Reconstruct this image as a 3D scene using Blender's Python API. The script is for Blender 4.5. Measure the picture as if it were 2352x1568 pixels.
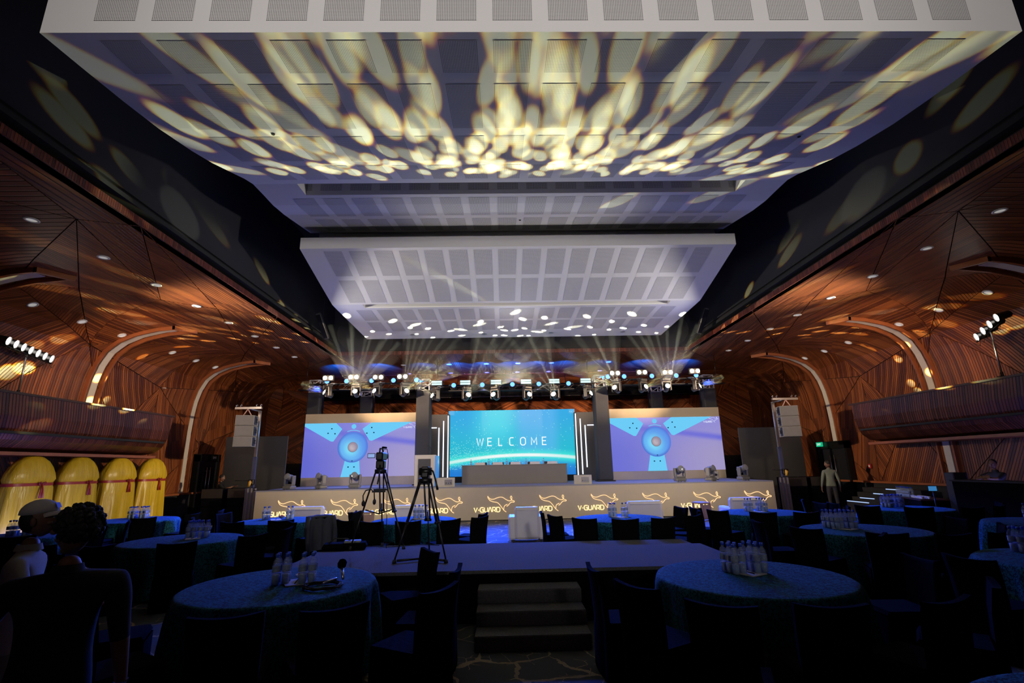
import bpy, math, random
from math import sin, cos, pi, radians, atan2, hypot, floor as ffloor
from mathutils import Vector, Matrix, geometry
random.seed(7)
S = bpy.context.scene
COL = S.collection
for o in list(bpy.data.objects): bpy.data.objects.remove(o)

# ------------------------------------------------------------------ camera
CAMH = 1.85
pt, rl, yw = radians(14.22), radians(-1.13), radians(1.2)
fw = Vector((sin(yw)*cos(pt), cos(yw)*cos(pt), sin(pt)))
rt0 = Vector((cos(yw), -sin(yw), 0)); up0 = rt0.cross(fw)
rt = rt0*cos(rl)+up0*sin(rl); up = -rt0*sin(rl)+up0*cos(rl)
cd = bpy.data.cameras.new('camera'); cam = bpy.data.objects.new('camera', cd); COL.objects.link(cam)
M = Matrix((rt, up, -fw)).transposed().to_4x4(); M.translation = (0, 0, CAMH)
cam.matrix_world = M
cd.sensor_width = 36; cd.lens = 36*1130/2352; cd.clip_start = .05; cd.clip_end = 200
S.camera = cam
S.view_settings.view_transform = 'Standard'; S.view_settings.look = 'None'
S.view_settings.exposure = 0; S.view_settings.gamma = 1
S.view_settings.use_curve_mapping = False
S.cycles.max_bounces = 5; S.cycles.diffuse_bounces = 2; S.cycles.glossy_bounces = 2
S.cycles.transmission_bounces = 4; S.cycles.transparent_max_bounces = 6; S.cycles.volume_bounces = 0
S.cycles.sample_clamp_indirect = 3; S.cycles.caustics_reflective = False; S.cycles.caustics_refractive = False
S.cycles.use_denoising = True
S.cycles.use_adaptive_sampling = True; S.cycles.adaptive_threshold = .03

CX = .47                                     # the hall's centre line

def lin(c):
    return tuple(((v/12.92) if v <= .04045 else ((v+.055)/1.055)**2.4) for v in c)
def rgb(r, g, b): return lin((r/255, g/255, b/255))

# ------------------------------------------------------------------ world and lights
w = bpy.data.worlds.new('hall_air'); S.world = w; w.use_nodes = True
w.node_tree.nodes['Background'].inputs[0].default_value = (.10, .12, .2, 1)
w.node_tree.nodes['Background'].inputs[1].default_value = .02

def aim(o, tgt):
    d = Vector(tgt)-Vector(o.location)
    o.rotation_euler = d.to_track_quat('-Z', 'Y').to_euler()
def spot(loc, tgt, energy, color, deg, blend=.5, size=.1, name='stage_or_fill_beam'):
    l = bpy.data.lights.new(name, 'SPOT'); l.energy = energy; l.color = color
    l.spot_size = radians(deg); l.spot_blend = blend; l.shadow_soft_size = size
    o = bpy.data.objects.new(name, l); COL.objects.link(o); o.location = loc; aim(o, tgt)
    return o
def point(loc, energy, color, size=.3):
    l = bpy.data.lights.new('glow', 'POINT'); l.energy = energy; l.color = color; l.shadow_soft_size = size
    o = bpy.data.objects.new('glow', l); COL.objects.link(o); o.location = loc; return o
def area(loc, tgt, energy, color, sx, sy, spread=180):
    l = bpy.data.lights.new('soft_light', 'AREA'); l.shape = 'RECTANGLE'; l.size = sx; l.size_y = sy
    l.energy = energy; l.color = color; l.spread = radians(spread)
    o = bpy.data.objects.new('soft_light', l); COL.objects.link(o); o.location = loc; aim(o, tgt); return o

def gobo(loc, tgt, energy, deg, scale=14, rad=.30, seed=0, rand=.75, keep=.75, tint=(.95, 1, .60), lim=None, lo=None):
    """a moving head with a prism and a glass pattern: a cone broken into round discs"""
    o = spot(loc, tgt, energy, (1, 1, 1), deg, .25, .012, 'patterned_beam')
    l = o.data; l.use_nodes = True; nt = l.node_tree; N = nt.nodes; K = nt.links
    em = [n for n in N if n.type == 'EMISSION'][0]
    tc = N.new('ShaderNodeTexCoord'); sp = N.new('ShaderNodeSeparateXYZ'); K.new(tc.outputs['Normal'], sp.inputs[0])
    def m(op, a, b=None, c=None):
        n = N.new('ShaderNodeMath'); n.operation = op
        for i, v in enumerate((a, b, c)):
            if v is None: continue
            if isinstance(v, (int, float)): n.inputs[i].default_value = v
            else: K.new(v, n.inputs[i])
        return n.outputs[0]
    oy = seed*3.1+40
    x = m('MULTIPLY_ADD', m('DIVIDE', sp.outputs[0], sp.outputs[2]), scale, seed*7.3+40)
    y = m('MULTIPLY_ADD', m('DIVIDE', sp.outputs[1], sp.outputs[2]), scale, oy)
    cb = N.new('ShaderNodeCombineXYZ'); K.new(x, cb.inputs[0]); K.new(y, cb.inputs[1])
    vo = N.new('ShaderNodeTexVoronoi'); vo.voronoi_dimensions = '2D'; vo.inputs['Scale'].default_value = 1
    vo.inputs['Randomness'].default_value = rand; K.new(cb.outputs[0], vo.inputs['Vector'])
    d = vo.outputs['Distance']
    sc = N.new('ShaderNodeSeparateColor'); K.new(vo.outputs['Color'], sc.inputs[0])
    on = m('LESS_THAN', sc.outputs[0], keep)
    if lim is not None:                       # the prism is tilted: no discs above this elevation
        dv = Vector(tgt)-Vector(loc); el = math.asin(dv.z/dv.length)
        ps = N.new('ShaderNodeSeparateXYZ'); K.new(vo.outputs['Position'], ps.inputs[0])
        on = m('MULTIPLY', on, m('GREATER_THAN', ps.outputs[1], oy-scale*math.tan(radians(lim)-el)))
    if lo is not None:
        dv = Vector(tgt)-Vector(loc); el = math.asin(dv.z/dv.length)
        ps = N.new('ShaderNodeSeparateXYZ'); K.new(vo.outputs['Position'], ps.inputs[0])
        on = m('MULTIPLY', on, m('LESS_THAN', ps.outputs[1], oy+scale*math.tan(el-radians(lo))))
    ch = []
    for i, f in enumerate((1.0, .94, .84)):
        e = m('MULTIPLY', m('SUBTRACT', rad*f, d), 1/(rad*.22)); e = m('MINIMUM', m('MAXIMUM', e, 0), 1)
        ch.append(m('MULTIPLY', m('MULTIPLY', e, on), tint[i]))
    cc = N.new('ShaderNodeCombineColor')
    for i in range(3): K.new(ch[i], cc.inputs[i])
    K.new(cc.outputs[0], em.inputs['Color']); em.inputs['Strength'].default_value = 1
    return o

# profile spots on the two balcony stands light the stage warm white
WARM = (1, .84, .62); BLUE = (.02, .09, 1)
for k in range(3):
    spot((-11.0, 12.3+.4*k, 5.0), (CX-4+3.5*k, 19.5, 1.2), 600, WARM, 62, .8, .15)
    spot((11.9, 12.3+.1*k, 5.1), (CX+4-3.5*k, 19.5, 1.2), 600, WARM, 62, .8, .15)
# the stands also reach the timber wall behind the stage, below the rear truss
for tx in (-3.2, 1.2, 6.5):
    spot((-10.9, 12.5, 4.95), (CX+tx, 27, 5.0), 15000, (1, .68, .42), 17, 1., .1)
    spot((11.8, 12.5, 4.95), (CX-tx, 27, 5.0), 15000, (1, .68, .42), 17, 1., .1)
# and cross over to the far side walls past the stage ends
spot((-10.9, 12.6, 5.0), (CX+13.3, 21.0, 3.6), 9000, (1, .74, .46), 30, 1., .1)
spot((11.8, 12.4, 5.0), (CX-13.3, 21.0, 3.6), 9000, (1, .74, .46), 30, 1., .1)
# two added fill spots high behind the camera, over the heads, onto the stage
for sx in (-1, 1):
    spot((CX+sx*5, -6.5, 5.8), (CX+sx*4, 22, 3.3), 1800, WARM, 21, .5, .1)
spot((11.7, 12.3, 5.1), (-12.4, 15.2, 1.3), 3800, (1, .86, .6), 26, .6, .1)     # onto the draped standees
# spill of the balcony stands: up over the timber ahead of them and onto the far ceiling panel
for sx, x in ((-1, -10.9), (1, 11.8)):
    spot((x, 12.2, 4.9), (CX+sx*9.3, 19.5, 6.4), 420, (1, .70, .42), 95, 1., .4)
    spot((x, 12.2, 4.9), (CX+sx*13.4, 17.5, 3.6), 300, (1, .66, .50), 110, 1., .4)
    spot((x, 12.2, 4.9), (CX+sx*1.5, 14.2, 7.1), 3300, (1, .93, .80), 60, 1., .3)
    spot((x-sx*2.0, 9.5, 2.0), (CX+sx*10, 9.0, 6.4), 28, (1, .72, .45), 110, 1., .5)  # added faint fill for the near timber, away from the stands
# house light behind the camera, high, only skims the ceiling panels
spot((CX-2.5, -7, 5.2), (CX-1, 9, 7.9), 1900, (1, .93, .88), 62, .5, .5)
spot((CX+2.5, -7, 5.2), (CX+1, 9, 7.9), 1900, (1, .93, .88), 62, .5, .5)
area((CX, -3.0, 5.9), (CX, 3.5, 0), .8, (1, .8, .62), 2, 1, 100)  # added soft fill over the foreground, no fixture here
# blue wash from the truss into the hall and over the stage
for k, x in enumerate((-7.3, -4.6, -2.05, .41, 2.77, 5.1, 8.2)):
    spot((x, 20.0, 5.3), (x*1.1, 14.2, 0), 15000, BLUE, 44, 1., .08)
    spot((x, 20.0, 5.3), (x*.9, 6.5, .5), 2300, BLUE, 34, 1., .08)
for x in (-5.5, -.85, 1.5, 6.3):
    spot((x, 20.6, 5.1), (x, 19.6, 1.1), 900, (.12, .20, 1), 120, .8, .08)
for x in (-7.3, -5.5, -3.6, -2.05, -.85, .41, 1.52, 2.77, 4.45, 6.3, 8.2):
    spot((x, 21.2, 5.5), (x*1.02, 22.3, 6.42), 4500, (.0, .05, 1), 66, 1., .05)
# blue uplight along the side walls, below the balconies
for sx in (-1, 1):
    area((CX+sx*11.9, 11.5, .5), (CX+sx*13.4, 11.6, 2.0), 55, (.22, .22, 1), 6, .3)
# added spots standing in for the violet-blue glow on the suspended panels
for x in (-6, 6):
    spot((CX+x, 20.0, 4.6), (CX+x*.8, 7.5, 7.5), 520, (.20, .24, 1), 44, .9, .3)
spot((CX, 20.0, 4.6), (CX, 6.0, 7.5), 1100, (.72, .72, .76), 50, 1., .3)  # added neutral fill to lift the near panel, no fixture of its own
HEADS_C = [(-2.78, 4.68), (-1.5, 4.68), (-.31, 4.68), (1.02, 4.66), (2.18, 4.65), (3.53, 4.67)]
HEADS_L = [(-7.22, 4.89), (-6.08, 4.9), (-5.2, 4.91), (-4.08, 4.89)]
HEADS_R = [(4.77, 4.89), (5.89, 4.9), (6.88, 4.91), (8.13, 4.9)]
HY = 20.4
tg = [(-4.2, 7.6), (-1.6, 7.4), (3.0, 7.5), (-2.0, 7.5), (2.4, 7.4), (5.0, 7.6)]
for i, ((x, z), (tx, tz)) in enumerate(zip(HEADS_C, tg)):
    gobo((x, HY-.25, z), (tx, 6.6, tz), 8500, 29, 20, .31, i+1, .85, .72, lim=15.8)
    gobo((x+.02, HY-.25, z+.01), (tx*.4+.3, 7.0, tz+.05), 7000, 23, 26, .32, i+41, .85, .6, lim=15.6)
for i, (x, z, t) in enumerate([(-4.08, 4.89, (6, 6.6, 7.5)), (4.77, 4.89, (-5, 6.6, 7.5))]):
    gobo((x, HY-.25, z), t, 7500, 24, 17, .30, 8+i, .8, .5, lim=15.0)
for i, (x, z, t) in enumerate([(-7.22, 4.89, (-13, 13, 5.9)), (-5.2, 4.91, (-12, 8, 6.6)), (5.89, 4.9, (13, 8, 6.6)), (8.13, 4.9, (14, 13, 5.9))]):
    gobo((x, HY-.25, z), t, 6500, 42, 11, .27, 11+i, .8, .5, (1, .92, .42))
FANS = [(-6.08, 4.9, -4.7, 16.8), (-4.08, 4.89, -1.6, 17.0), (-1.5, 4.68, .9, 17.0), (2.18, 4.65, .0, 17.0), (4.77, 4.89, 2.4, 17.0), (6.88, 4.91, 5.6, 16.8)]
def fan(loc, tgt, energy, seed):
    """prism fan: a bundle of narrow beams round the lamp axis"""
    d = (Vector(tgt)-Vector(loc)).normalized(); a = d.orthogonal().normalized(); b = d.cross(a); rr = random.Random(seed)
    for n, el in ((9, 22), (5, 11)):
        for k in range(n):
            t = 2*pi*k/n+rr.uniform(-.15, .15)+el; e = radians(el+rr.uniform(-1.5, 1.5))
            v = d*cos(e)+(a*cos(t)+b*sin(t))*sin(e)
            if v.z > .405 and v.y < .25: spot(loc, Vector(loc)+v*5, energy, (1, 1, .72), 3.4, .35, .012, 'prism_beam')
for i, (x, z, tx, ty) in enumerate(FANS):
    fan((x, HY-.3, z), (tx, ty, 6.95), 5200 if i in (0, 5) else 4000, 31+i)
for x, z in HEADS_C+HEADS_L+HEADS_R:
    if not any(abs(x-f[0]) < .02 for f in FANS): spot((x, HY-.3, z), (x-4 if x < 0 else x+4, HY-6.3, z+1.6), 2500, (1, 1, .75), 4, .4, .012, 'prism_beam')

# ------------------------------------------------------------------ materials
MATS = {}
def mat(name, color, rough=.6, metal=0., emis=None, es=1., noise=.12, nscale=8., bump=0., spec=.5, trans=0., sheen=0., alpha=None):
    if name in MATS: return MATS[name]
    m = bpy.data.materials.new(name); m.use_nodes = True; nt = m.node_tree
    b = nt.nodes['Principled BSDF']
    b.inputs['Roughness'].default_value = rough; b.inputs['Metallic'].default_value = metal
    b.inputs['Specular IOR Level'].default_value = spec
    b.inputs['Transmission Weight'].default_value = trans
    if sheen: b.inputs['Sheen Weight'].default_value = sheen
    c = tuple(color)+(1,)
    b.inputs['Base Color'].default_value = c
    if noise or bump:
        tc = nt.nodes.new('ShaderNodeTexCoord'); n = nt.nodes.new('ShaderNodeTexNoise')
        n.inputs['Scale'].default_value = nscale; n.inputs['Detail'].default_value = 3
        nt.links.new(tc.outputs['Object'], n.inputs['Vector'])
        if noise:
            mx = nt.nodes.new('ShaderNodeMix'); mx.data_type = 'RGBA'
            mx.inputs[6].default_value = tuple(v*(1-noise) for v in color)+(1,)
            mx.inputs[7].default_value = tuple(min(1, v*(1+noise)) for v in color)+(1,)
            nt.links.new(n.outputs['Fac'], mx.inputs[0]); nt.links.new(mx.outputs[2], b.inputs['Base Color'])
        if bump:
            bp = nt.nodes.new('ShaderNodeBump'); bp.inputs['Strength'].default_value = bump
            bp.inputs['Distance'].default_value = .02
            nt.links.new(n.outputs['Fac'], bp.inputs['Height']); nt.links.new(bp.outputs[0], b.inputs['Normal'])
    if emis is not None:
        b.inputs['Emission Color'].default_value = tuple(emis)+(1,); b.inputs['Emission Strength'].default_value = es
    MATS[name] = m
    return m

class G:                                     # small node-graph helper
    def __init__(s, name):
        s.m = bpy.data.materials.new(name); s.m.use_nodes = True; s.nt = s.m.node_tree
        s.b = s.nt.nodes['Principled BSDF']; MATS[name] = s.m
    def n(s, t, **kw):
        n = s.nt.nodes.new(t)
        for k, v in kw.items(): setattr(n, k, v)
        return n
    def put(s, v, sock):
        if isinstance(v, (int, float)): sock.default_value = v
        elif isinstance(v, tuple): sock.default_value = v+(1,) if len(v) == 3 and sock.type == 'RGBA' else v
        else: s.nt.links.new(v, sock)
    def math(s, op, *a):
        n = s.n('ShaderNodeMath', operation=op)
        for i, v in enumerate(a): s.put(v, n.inputs[i])
        return n.outputs[0]
    def mix(s, f, a, b):
        n = s.n('ShaderNodeMix', data_type='RGBA'); s.put(f, n.inputs[0]); s.put(a, n.inputs[6]); s.put(b, n.inputs[7])
        return n.outputs[2]
    def uv(s):
        u = s.n('ShaderNodeUVMap'); sp = s.n('ShaderNodeSeparateXYZ'); s.nt.links.new(u.outputs[0], sp.inputs[0])
        return sp.outputs[0], sp.outputs[1], u.outputs[0]
    def comb(s, x, y, z=0.):
        c = s.n('ShaderNodeCombineXYZ'); s.put(x, c.inputs[0]); s.put(y, c.inputs[1]); s.put(z, c.inputs[2]); return c.outputs[0]
    def sstep(s, v, a, b):
        n = s.n('ShaderNodeMapRange', interpolation_type='SMOOTHSTEP')
        s.put(v, n.inputs[0]); n.inputs[1].default_value = a; n.inputs[2].default_value = b; return n.outputs[0]

def wood(name, dark, light, pitch, rough=.38):
    g = G(name); x, y, _ = g.uv()
    t = g.math('DIVIDE', x, pitch); cell = g.math('FLOOR', t); f = g.math('FRACT', t)
    wn = g.n('ShaderNodeTexWhiteNoise', noise_dimensions='2D')
    row = g.math('FLOOR', g.math('MULTIPLY', y, .38))
    g.put(g.comb(cell, row), wn.inputs['Vector'])
    no = g.n('ShaderNodeTexNoise'); no.inputs['Scale'].default_value = 1; no.inputs['Detail'].default_value = 4
    g.put(g.comb(g.math('MULTIPLY', x, 38.), g.math('MULTIPLY', y, 1.6), cell), no.inputs['Vector'])
    big = g.n('ShaderNodeTexNoise'); big.inputs['Scale'].default_value = .9
    g.put(g.comb(g.math('MULTIPLY', x, 2.), g.math('MULTIPLY', y, .5)), big.inputs['Vector'])
    v = g.math('ADD', g.math('MULTIPLY', wn.outputs['Value'], .45), g.math('MULTIPLY', no.outputs['Fac'], .55))
    v = g.math('ADD', v, g.math('MULTIPLY', g.math('SUBTRACT', big.outputs['Fac'], .5), .6))
    c = g.mix(g.sstep(v, .15, .95), dark, light)
    d = g.math('ABSOLUTE', g.math('SUBTRACT', f, .5))
    gr = g.sstep(d, .36, .47)
    c2 = g.mix(gr, c, tuple(q*.12 for q in dark))
    g.put(c2, g.b.inputs['Base Color']); g.b.inputs['Roughness'].default_value = rough
    bp = g.n('ShaderNodeBump'); bp.inputs['Strength'].default_value = .7; bp.inputs['Distance'].default_value = .02
    g.put(g.math('SUBTRACT', 1., gr), bp.inputs['Height']); g.put(bp.outputs[0], g.b.inputs['Normal'])
    return g.m
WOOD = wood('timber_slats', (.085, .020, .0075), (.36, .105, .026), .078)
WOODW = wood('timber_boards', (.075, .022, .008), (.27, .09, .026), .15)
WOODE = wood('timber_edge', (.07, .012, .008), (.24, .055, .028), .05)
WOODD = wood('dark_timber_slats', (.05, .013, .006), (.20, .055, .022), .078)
WOODP = mat('plain_timber', (.28, .085, .03), .4, noise=.35, nscale=3)
GAP = mat('dark_gap', (.006, .004, .004), .8)
BLACK = mat('black_paint', (.012, .012, .014), .75, noise=.2)
VOID = mat('black_plaster', (.016, .017, .024), .8, noise=.15, nscale=1.5)
BLACKC = mat('black_cloth', (.0035, .0035, .005), .95, noise=.3, nscale=25, bump=.2, spec=.03)
METALB = mat('black_metal', (.02, .02, .022), .35, .6)
METAL = mat('aluminium', (.62, .62, .64), .3, .9)
CHROME = mat('chrome', (.8, .8, .82), .15, 1.)
WHITE = mat('white_plaster', (.74, .73, .73), .75, noise=.03, nscale=2)
CREAM = mat('cream_diffuser', (.62, .56, .47), .6, noise=.05)
GREYP = mat('grey_plastic', (.30, .30, .29), .4)
WLEATH = mat('white_leather', (.66, .63, .57), .45, noise=.06, nscale=5, bump=.15)
TAUPE = mat('taupe_fabric', (.47, .40, .275), .85, noise=.06, nscale=3)
GREYF = mat('grey_fabric', (.22, .20, .19), .85, noise=.06, nscale=3)
CHARC = mat('charcoal_fabric', (.055, .057, .062), .85, noise=.1)
RUBBER = mat('rubber', (.012, .012, .012), .6)
def emit(name, c, s=1.):
    return mat(name, (0, 0, 0), .6, emis=c, es=s, noise=0, spec=0)
L_WHITE = emit('lamp_white', (1, .95, .85), 12)
L_HOT = emit('lamp_warm', (1, .97, .80), 9)
L_BLUE = emit('lamp_blue', (.10, .28, 1), 3.2)
L_CYAN = emit('lamp_cyan', (.62, .95, .95), 1.3)
L_NEON = emit('neon_orange', (1, .60, .30), 1.5)
L_TEXT = emit('neon_amber', (1, .74, .36), 1.5)
L_LED = emit('led_strip', (.85, .90, 1), 2.0)
L_STEP = emit('led_step', (.45, .62, 1), 1.1)

def perforated():
    g = G('perforated_board'); x, y, _ = g.uv()
    p = .021
    fx = g.math('SUBTRACT', g.math('FRACT', g.math('DIVIDE', x, p)), .5)
    fy = g.math('SUBTRACT', g.math('FRACT', g.math('DIVIDE', y, p)), .5)
    d = g.math('SQRT', g.math('ADD', g.math('MULTIPLY', fx, fx), g.math('MULTIPLY', fy, fy)))
    h = g.sstep(d, .32, .24)
    g.put(g.mix(h, (.66, .65, .65), (.02, .02, .02)), g.b.inputs['Base Color']); g.b.inputs['Roughness'].default_value = .75
    return g.m
PERF = perforated()

def carpet():
    g = G('patterned_carpet'); tc = g.n('ShaderNodeTexCoord')
    n1 = g.n('ShaderNodeTexNoise'); n1.inputs['Scale'].default_value = 2.2; n1.inputs['Detail'].default_value = 5
    g.put(tc.outputs['Object'], n1.inputs['Vector'])
    mx = g.n('ShaderNodeVectorMath', operation='MULTIPLY_ADD')
    g.put(n1.outputs['Color'], mx.inputs[0]); mx.inputs[1].default_value = (.35, .35, 0); g.put(tc.outputs['Object'], mx.inputs[2])
    v = g.n('ShaderNodeTexVoronoi', feature='DISTANCE_TO_EDGE', voronoi_dimensions='2D'); v.inputs['Scale'].default_value = 1.9
    g.put(mx.outputs[0], v.inputs['Vector'])
    v2 = g.n('ShaderNodeTexVoronoi', feature='DISTANCE_TO_EDGE', voronoi_dimensions='2D'); v2.inputs['Scale'].default_value = 5.2
    g.put(mx.outputs[0], v2.inputs['Vector'])
    n2 = g.n('ShaderNodeTexNoise'); n2.inputs['Scale'].default_value = 1.7; g.put(tc.outputs['Object'], n2.inputs['Vector'])
    n3 = g.n('ShaderNodeTexNoise'); n3.inputs['Scale'].default_value = 45; g.put(tc.outputs['Object'], n3.inputs['Vector'])
    wdt = g.math('MULTIPLY', g.math('MAXIMUM', g.math('SUBTRACT', n2.outputs['Fac'], .36), 0.), .20)
    a = g.math('LESS_THAN', v.outputs['Distance'], wdt)
    b = g.math('MULTIPLY', g.math('LESS_THAN', v2.outputs['Distance'], .018), g.math('GREATER_THAN', n2.outputs['Fac'], .54))
    f = g.math('MULTIPLY', g.math('MAXIMUM', a, b), g.math('MULTIPLY_ADD', n3.outputs['Fac'], .8, .4))
    g.put(g.mix(f, (.045, .052, .062), (.38, .30, .19)), g.b.inputs['Base Color'])
    g.b.inputs['Roughness'].default_value = .95
    return g.m
CARPET = carpet()
STAGEC = mat('grey_stage_carpet', (.26, .26, .27), .9, noise=.3, nscale=60, bump=.3)
RISERC = mat('riser_carpet', (.085, .085, .09), .95, noise=.55, nscale=45, bump=.4)

def cloth():
    g = G('teal_tablecloth'); tc = g.n('ShaderNodeTexCoord')
    n = g.n('ShaderNodeTexNoise'); n.inputs['Scale'].default_value = 42; n.inputs['Detail'].default_value = 3; n.inputs['Distortion'].default_value = 1.0
    g.put(tc.outputs['Object'], n.inputs['Vector'])
    g.put(g.mix(g.sstep(n.outputs['Fac'], .46, .54), (.003, .022, .036), (.012, .115, .175)), g.b.inputs['Base Color'])
    g.b.inputs['Roughness'].default_value = .8; g.b.inputs['Specular IOR Level'].default_value = .15; return g.m
CLOTH = cloth()

def satin():
    g = G('yellow_satin'); tc = g.n('ShaderNodeTexCoord')
    n = g.n('ShaderNodeTexNoise'); n.inputs['Scale'].default_value = 1.6; n.inputs['Detail'].default_value = 4
    mp = g.n('ShaderNodeMapping'); mp.inputs['Scale'].default_value = (5, 5, .8)
    g.put(tc.outputs['Object'], mp.inputs[0]); g.put(mp.outputs[0], n.inputs['Vector'])
    g.put(g.mix(n.outputs['Fac'], (.50, .30, .008), (.80, .56, .03)), g.b.inputs['Base Color'])
    g.b.inputs['Roughness'].default_value = .33
    bp = g.n('ShaderNodeBump'); bp.inputs['Strength'].default_value = .6; bp.inputs['Distance'].default_value = .06
    g.put(n.outputs['Fac'], bp.inputs['Height']); g.put(bp.outputs[0], g.b.inputs['Normal']); return g.m
SATIN = satin()
RIBBON = mat('red_ribbon', (.35, .03, .02), .4)

def screen_center():
    g = G('welcome_screen_image'); x, y, uvv = g.uv()
    # vertical wash: blue top to aqua, then sea blue below a bright arc
    base = g.mix(g.sstep(y, .30, 1.0), rgb(0, 190, 215), rgb(0, 170, 232))
    blob = g.sstep(g.math('ABSOLUTE', g.math('SUBTRACT', x, .38)), .26, .02)
    base = g.mix(g.math('MULTIPLY', blob, g.math('MULTIPLY', g.sstep(y, .25, .8), .75)), base, rgb(60, 226, 240))
    b2 = g.sstep(g.math('ABSOLUTE', g.math('SUBTRACT', x, .70)), .20, .10)
    base = g.mix(g.math('MULTIPLY', b2, .55), base, rgb(90, 185, 250))
    dx = g.math('SUBTRACT', x, .58)
    arc = g.math('SUBTRACT', .305, g.math('MULTIPLY', g.math('MULTIPLY', dx, dx), .30))
    dd = g.math('SUBTRACT', y, arc)
    below = g.sstep(dd, 0., -.06)
    base = g.mix(g.math('MULTIPLY', below, g.sstep(y, .42, .0)), base, rgb(0, 130, 225))
    lines = g.math('MULTIPLY', g.math('GREATER_THAN', g.math('FRACT', g.math('MULTIPLY', y, 55.)), .6), g.sstep(y, .2, .05))
    base = g.mix(g.math('MULTIPLY', lines, .6), base, rgb(10, 95, 190))
    glow = g.sstep(g.math('ABSOLUTE', dd), .13, .0)
    base = g.mix(g.math('MULTIPLY', glow, .75), base, rgb(60, 245, 225))
    core = g.sstep(g.math('ABSOLUTE', dd), .035, .008)
    base = g.mix(g.math('MULTIPLY', core, g.math('MULTIPLY_ADD', g.sstep(g.math('ABSOLUTE', g.math('SUBTRACT', x, .5)), .5, .1), .35, .6)), base, (1, 1, 1))
    # sparkles, dense at the lower left
    v = g.n('ShaderNodeTexVoronoi', voronoi_dimensions='2D'); v.inputs['Scale'].default_value = 1
    g.put(g.comb(g.math('MULTIPLY', x, 78.), g.math('MULTIPLY', y, 46.)), v.inputs['Vector'])
    sc = g.n('ShaderNodeSeparateColor'); g.put(v.outputs['Color'], sc.inputs[0])
    dens = g.math('MULTIPLY', g.sstep(x, .75, .05), g.sstep(y, .60, .30))
    on = g.math('LESS_THAN', sc.outputs[0], g.math('MULTIPLY_ADD', dens, .75, .05))
    st = g.math('MULTIPLY', g.math('MULTIPLY', g.sstep(v.outputs['Distance'], .34, .08), on), g.math('GREATER_THAN', y, .1))
    base = g.mix(g.math('MULTIPLY', st, .8), base, rgb(170, 255, 245))
    g.b.inputs['Base Color'].default_value = (.01, .01, .01, 1); g.put(base, g.b.inputs['Emission Color'])
    g.b.inputs['Emission Strength'].default_value = .92; return g.m
def screen_side():
    g = G('fan_picture_background'); x, y, _ = g.uv()
    c = g.mix(g.sstep(x, .0, 1.), rgb(100, 106, 216), rgb(166, 156, 205))
    c = g.mix(g.math('MULTIPLY', g.sstep(y, .25, 1.), .6), c, rgb(125, 130, 232))
    c = g.mix(g.sstep(g.math('ABSOLUTE', g.math('SUBTRACT', y, g.math('MULTIPLY_ADD', x, -.3, .9))), .10, .0), c, rgb(105, 108, 222))
    g.b.inputs['Base Color'].default_value = (.03, .03, .03, 1); g.put(c, g.b.inputs['Emission Color'])
    g.b.inputs['Emission Strength'].default_value = .88; return g.m
def radial(name, stops, s=.9):
    g = G(name); x, y, _ = g.uv()
    dx = g.math('SUBTRACT', x, .5); dy = g.math('SUBTRACT', y, .5)
    r = g.math('MULTIPLY', g.math('SQRT', g.math('ADD', g.math('MULTIPLY', dx, dx), g.math('MULTIPLY', dy, dy))), 2.)
    lt = g.sstep(g.math('ADD', g.math('MULTIPLY', dx, 1.), g.math('MULTIPLY', dy, .9)), .45, -.45)
    c = g.mix(g.sstep(r, .35, .75), rgb(*stops[0]), rgb(*stops[1]))
    c = g.mix(g.sstep(r, .75, 1.), c, rgb(*stops[2]))
    c = g.mix(g.math('MULTIPLY', g.math('SUBTRACT', 1., lt), .6), c, rgb(*stops[3]))
    g.b.inputs['Base Color'].default_value = (.02, .02, .02, 1); g.put(c, g.b.inputs['Emission Color'])
    g.b.inputs['Emission Strength'].default_value = s; return g.m
M_SC = screen_center(); M_SS = screen_side()
M_MOTOR = radial('motor_disc', ((120, 225, 255), (95, 185, 250), (60, 110, 215), (75, 125, 235)))
M_HUB = radial('motor_hub', ((205, 195, 205), (180, 165, 175), (120, 110, 140), (150, 135, 165)), .8)
M_BLADE = emit('fan_blade_blue', rgb(112, 208, 252), .95)
M_DOT = emit('blade_screw', rgb(20, 60, 100), .6)
M_LOGOW = emit('white_print', rgb(225, 230, 255), 1.)
M_WHITE1 = emit('screen_white', (.9, .97, 1), 1.05)

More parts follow.
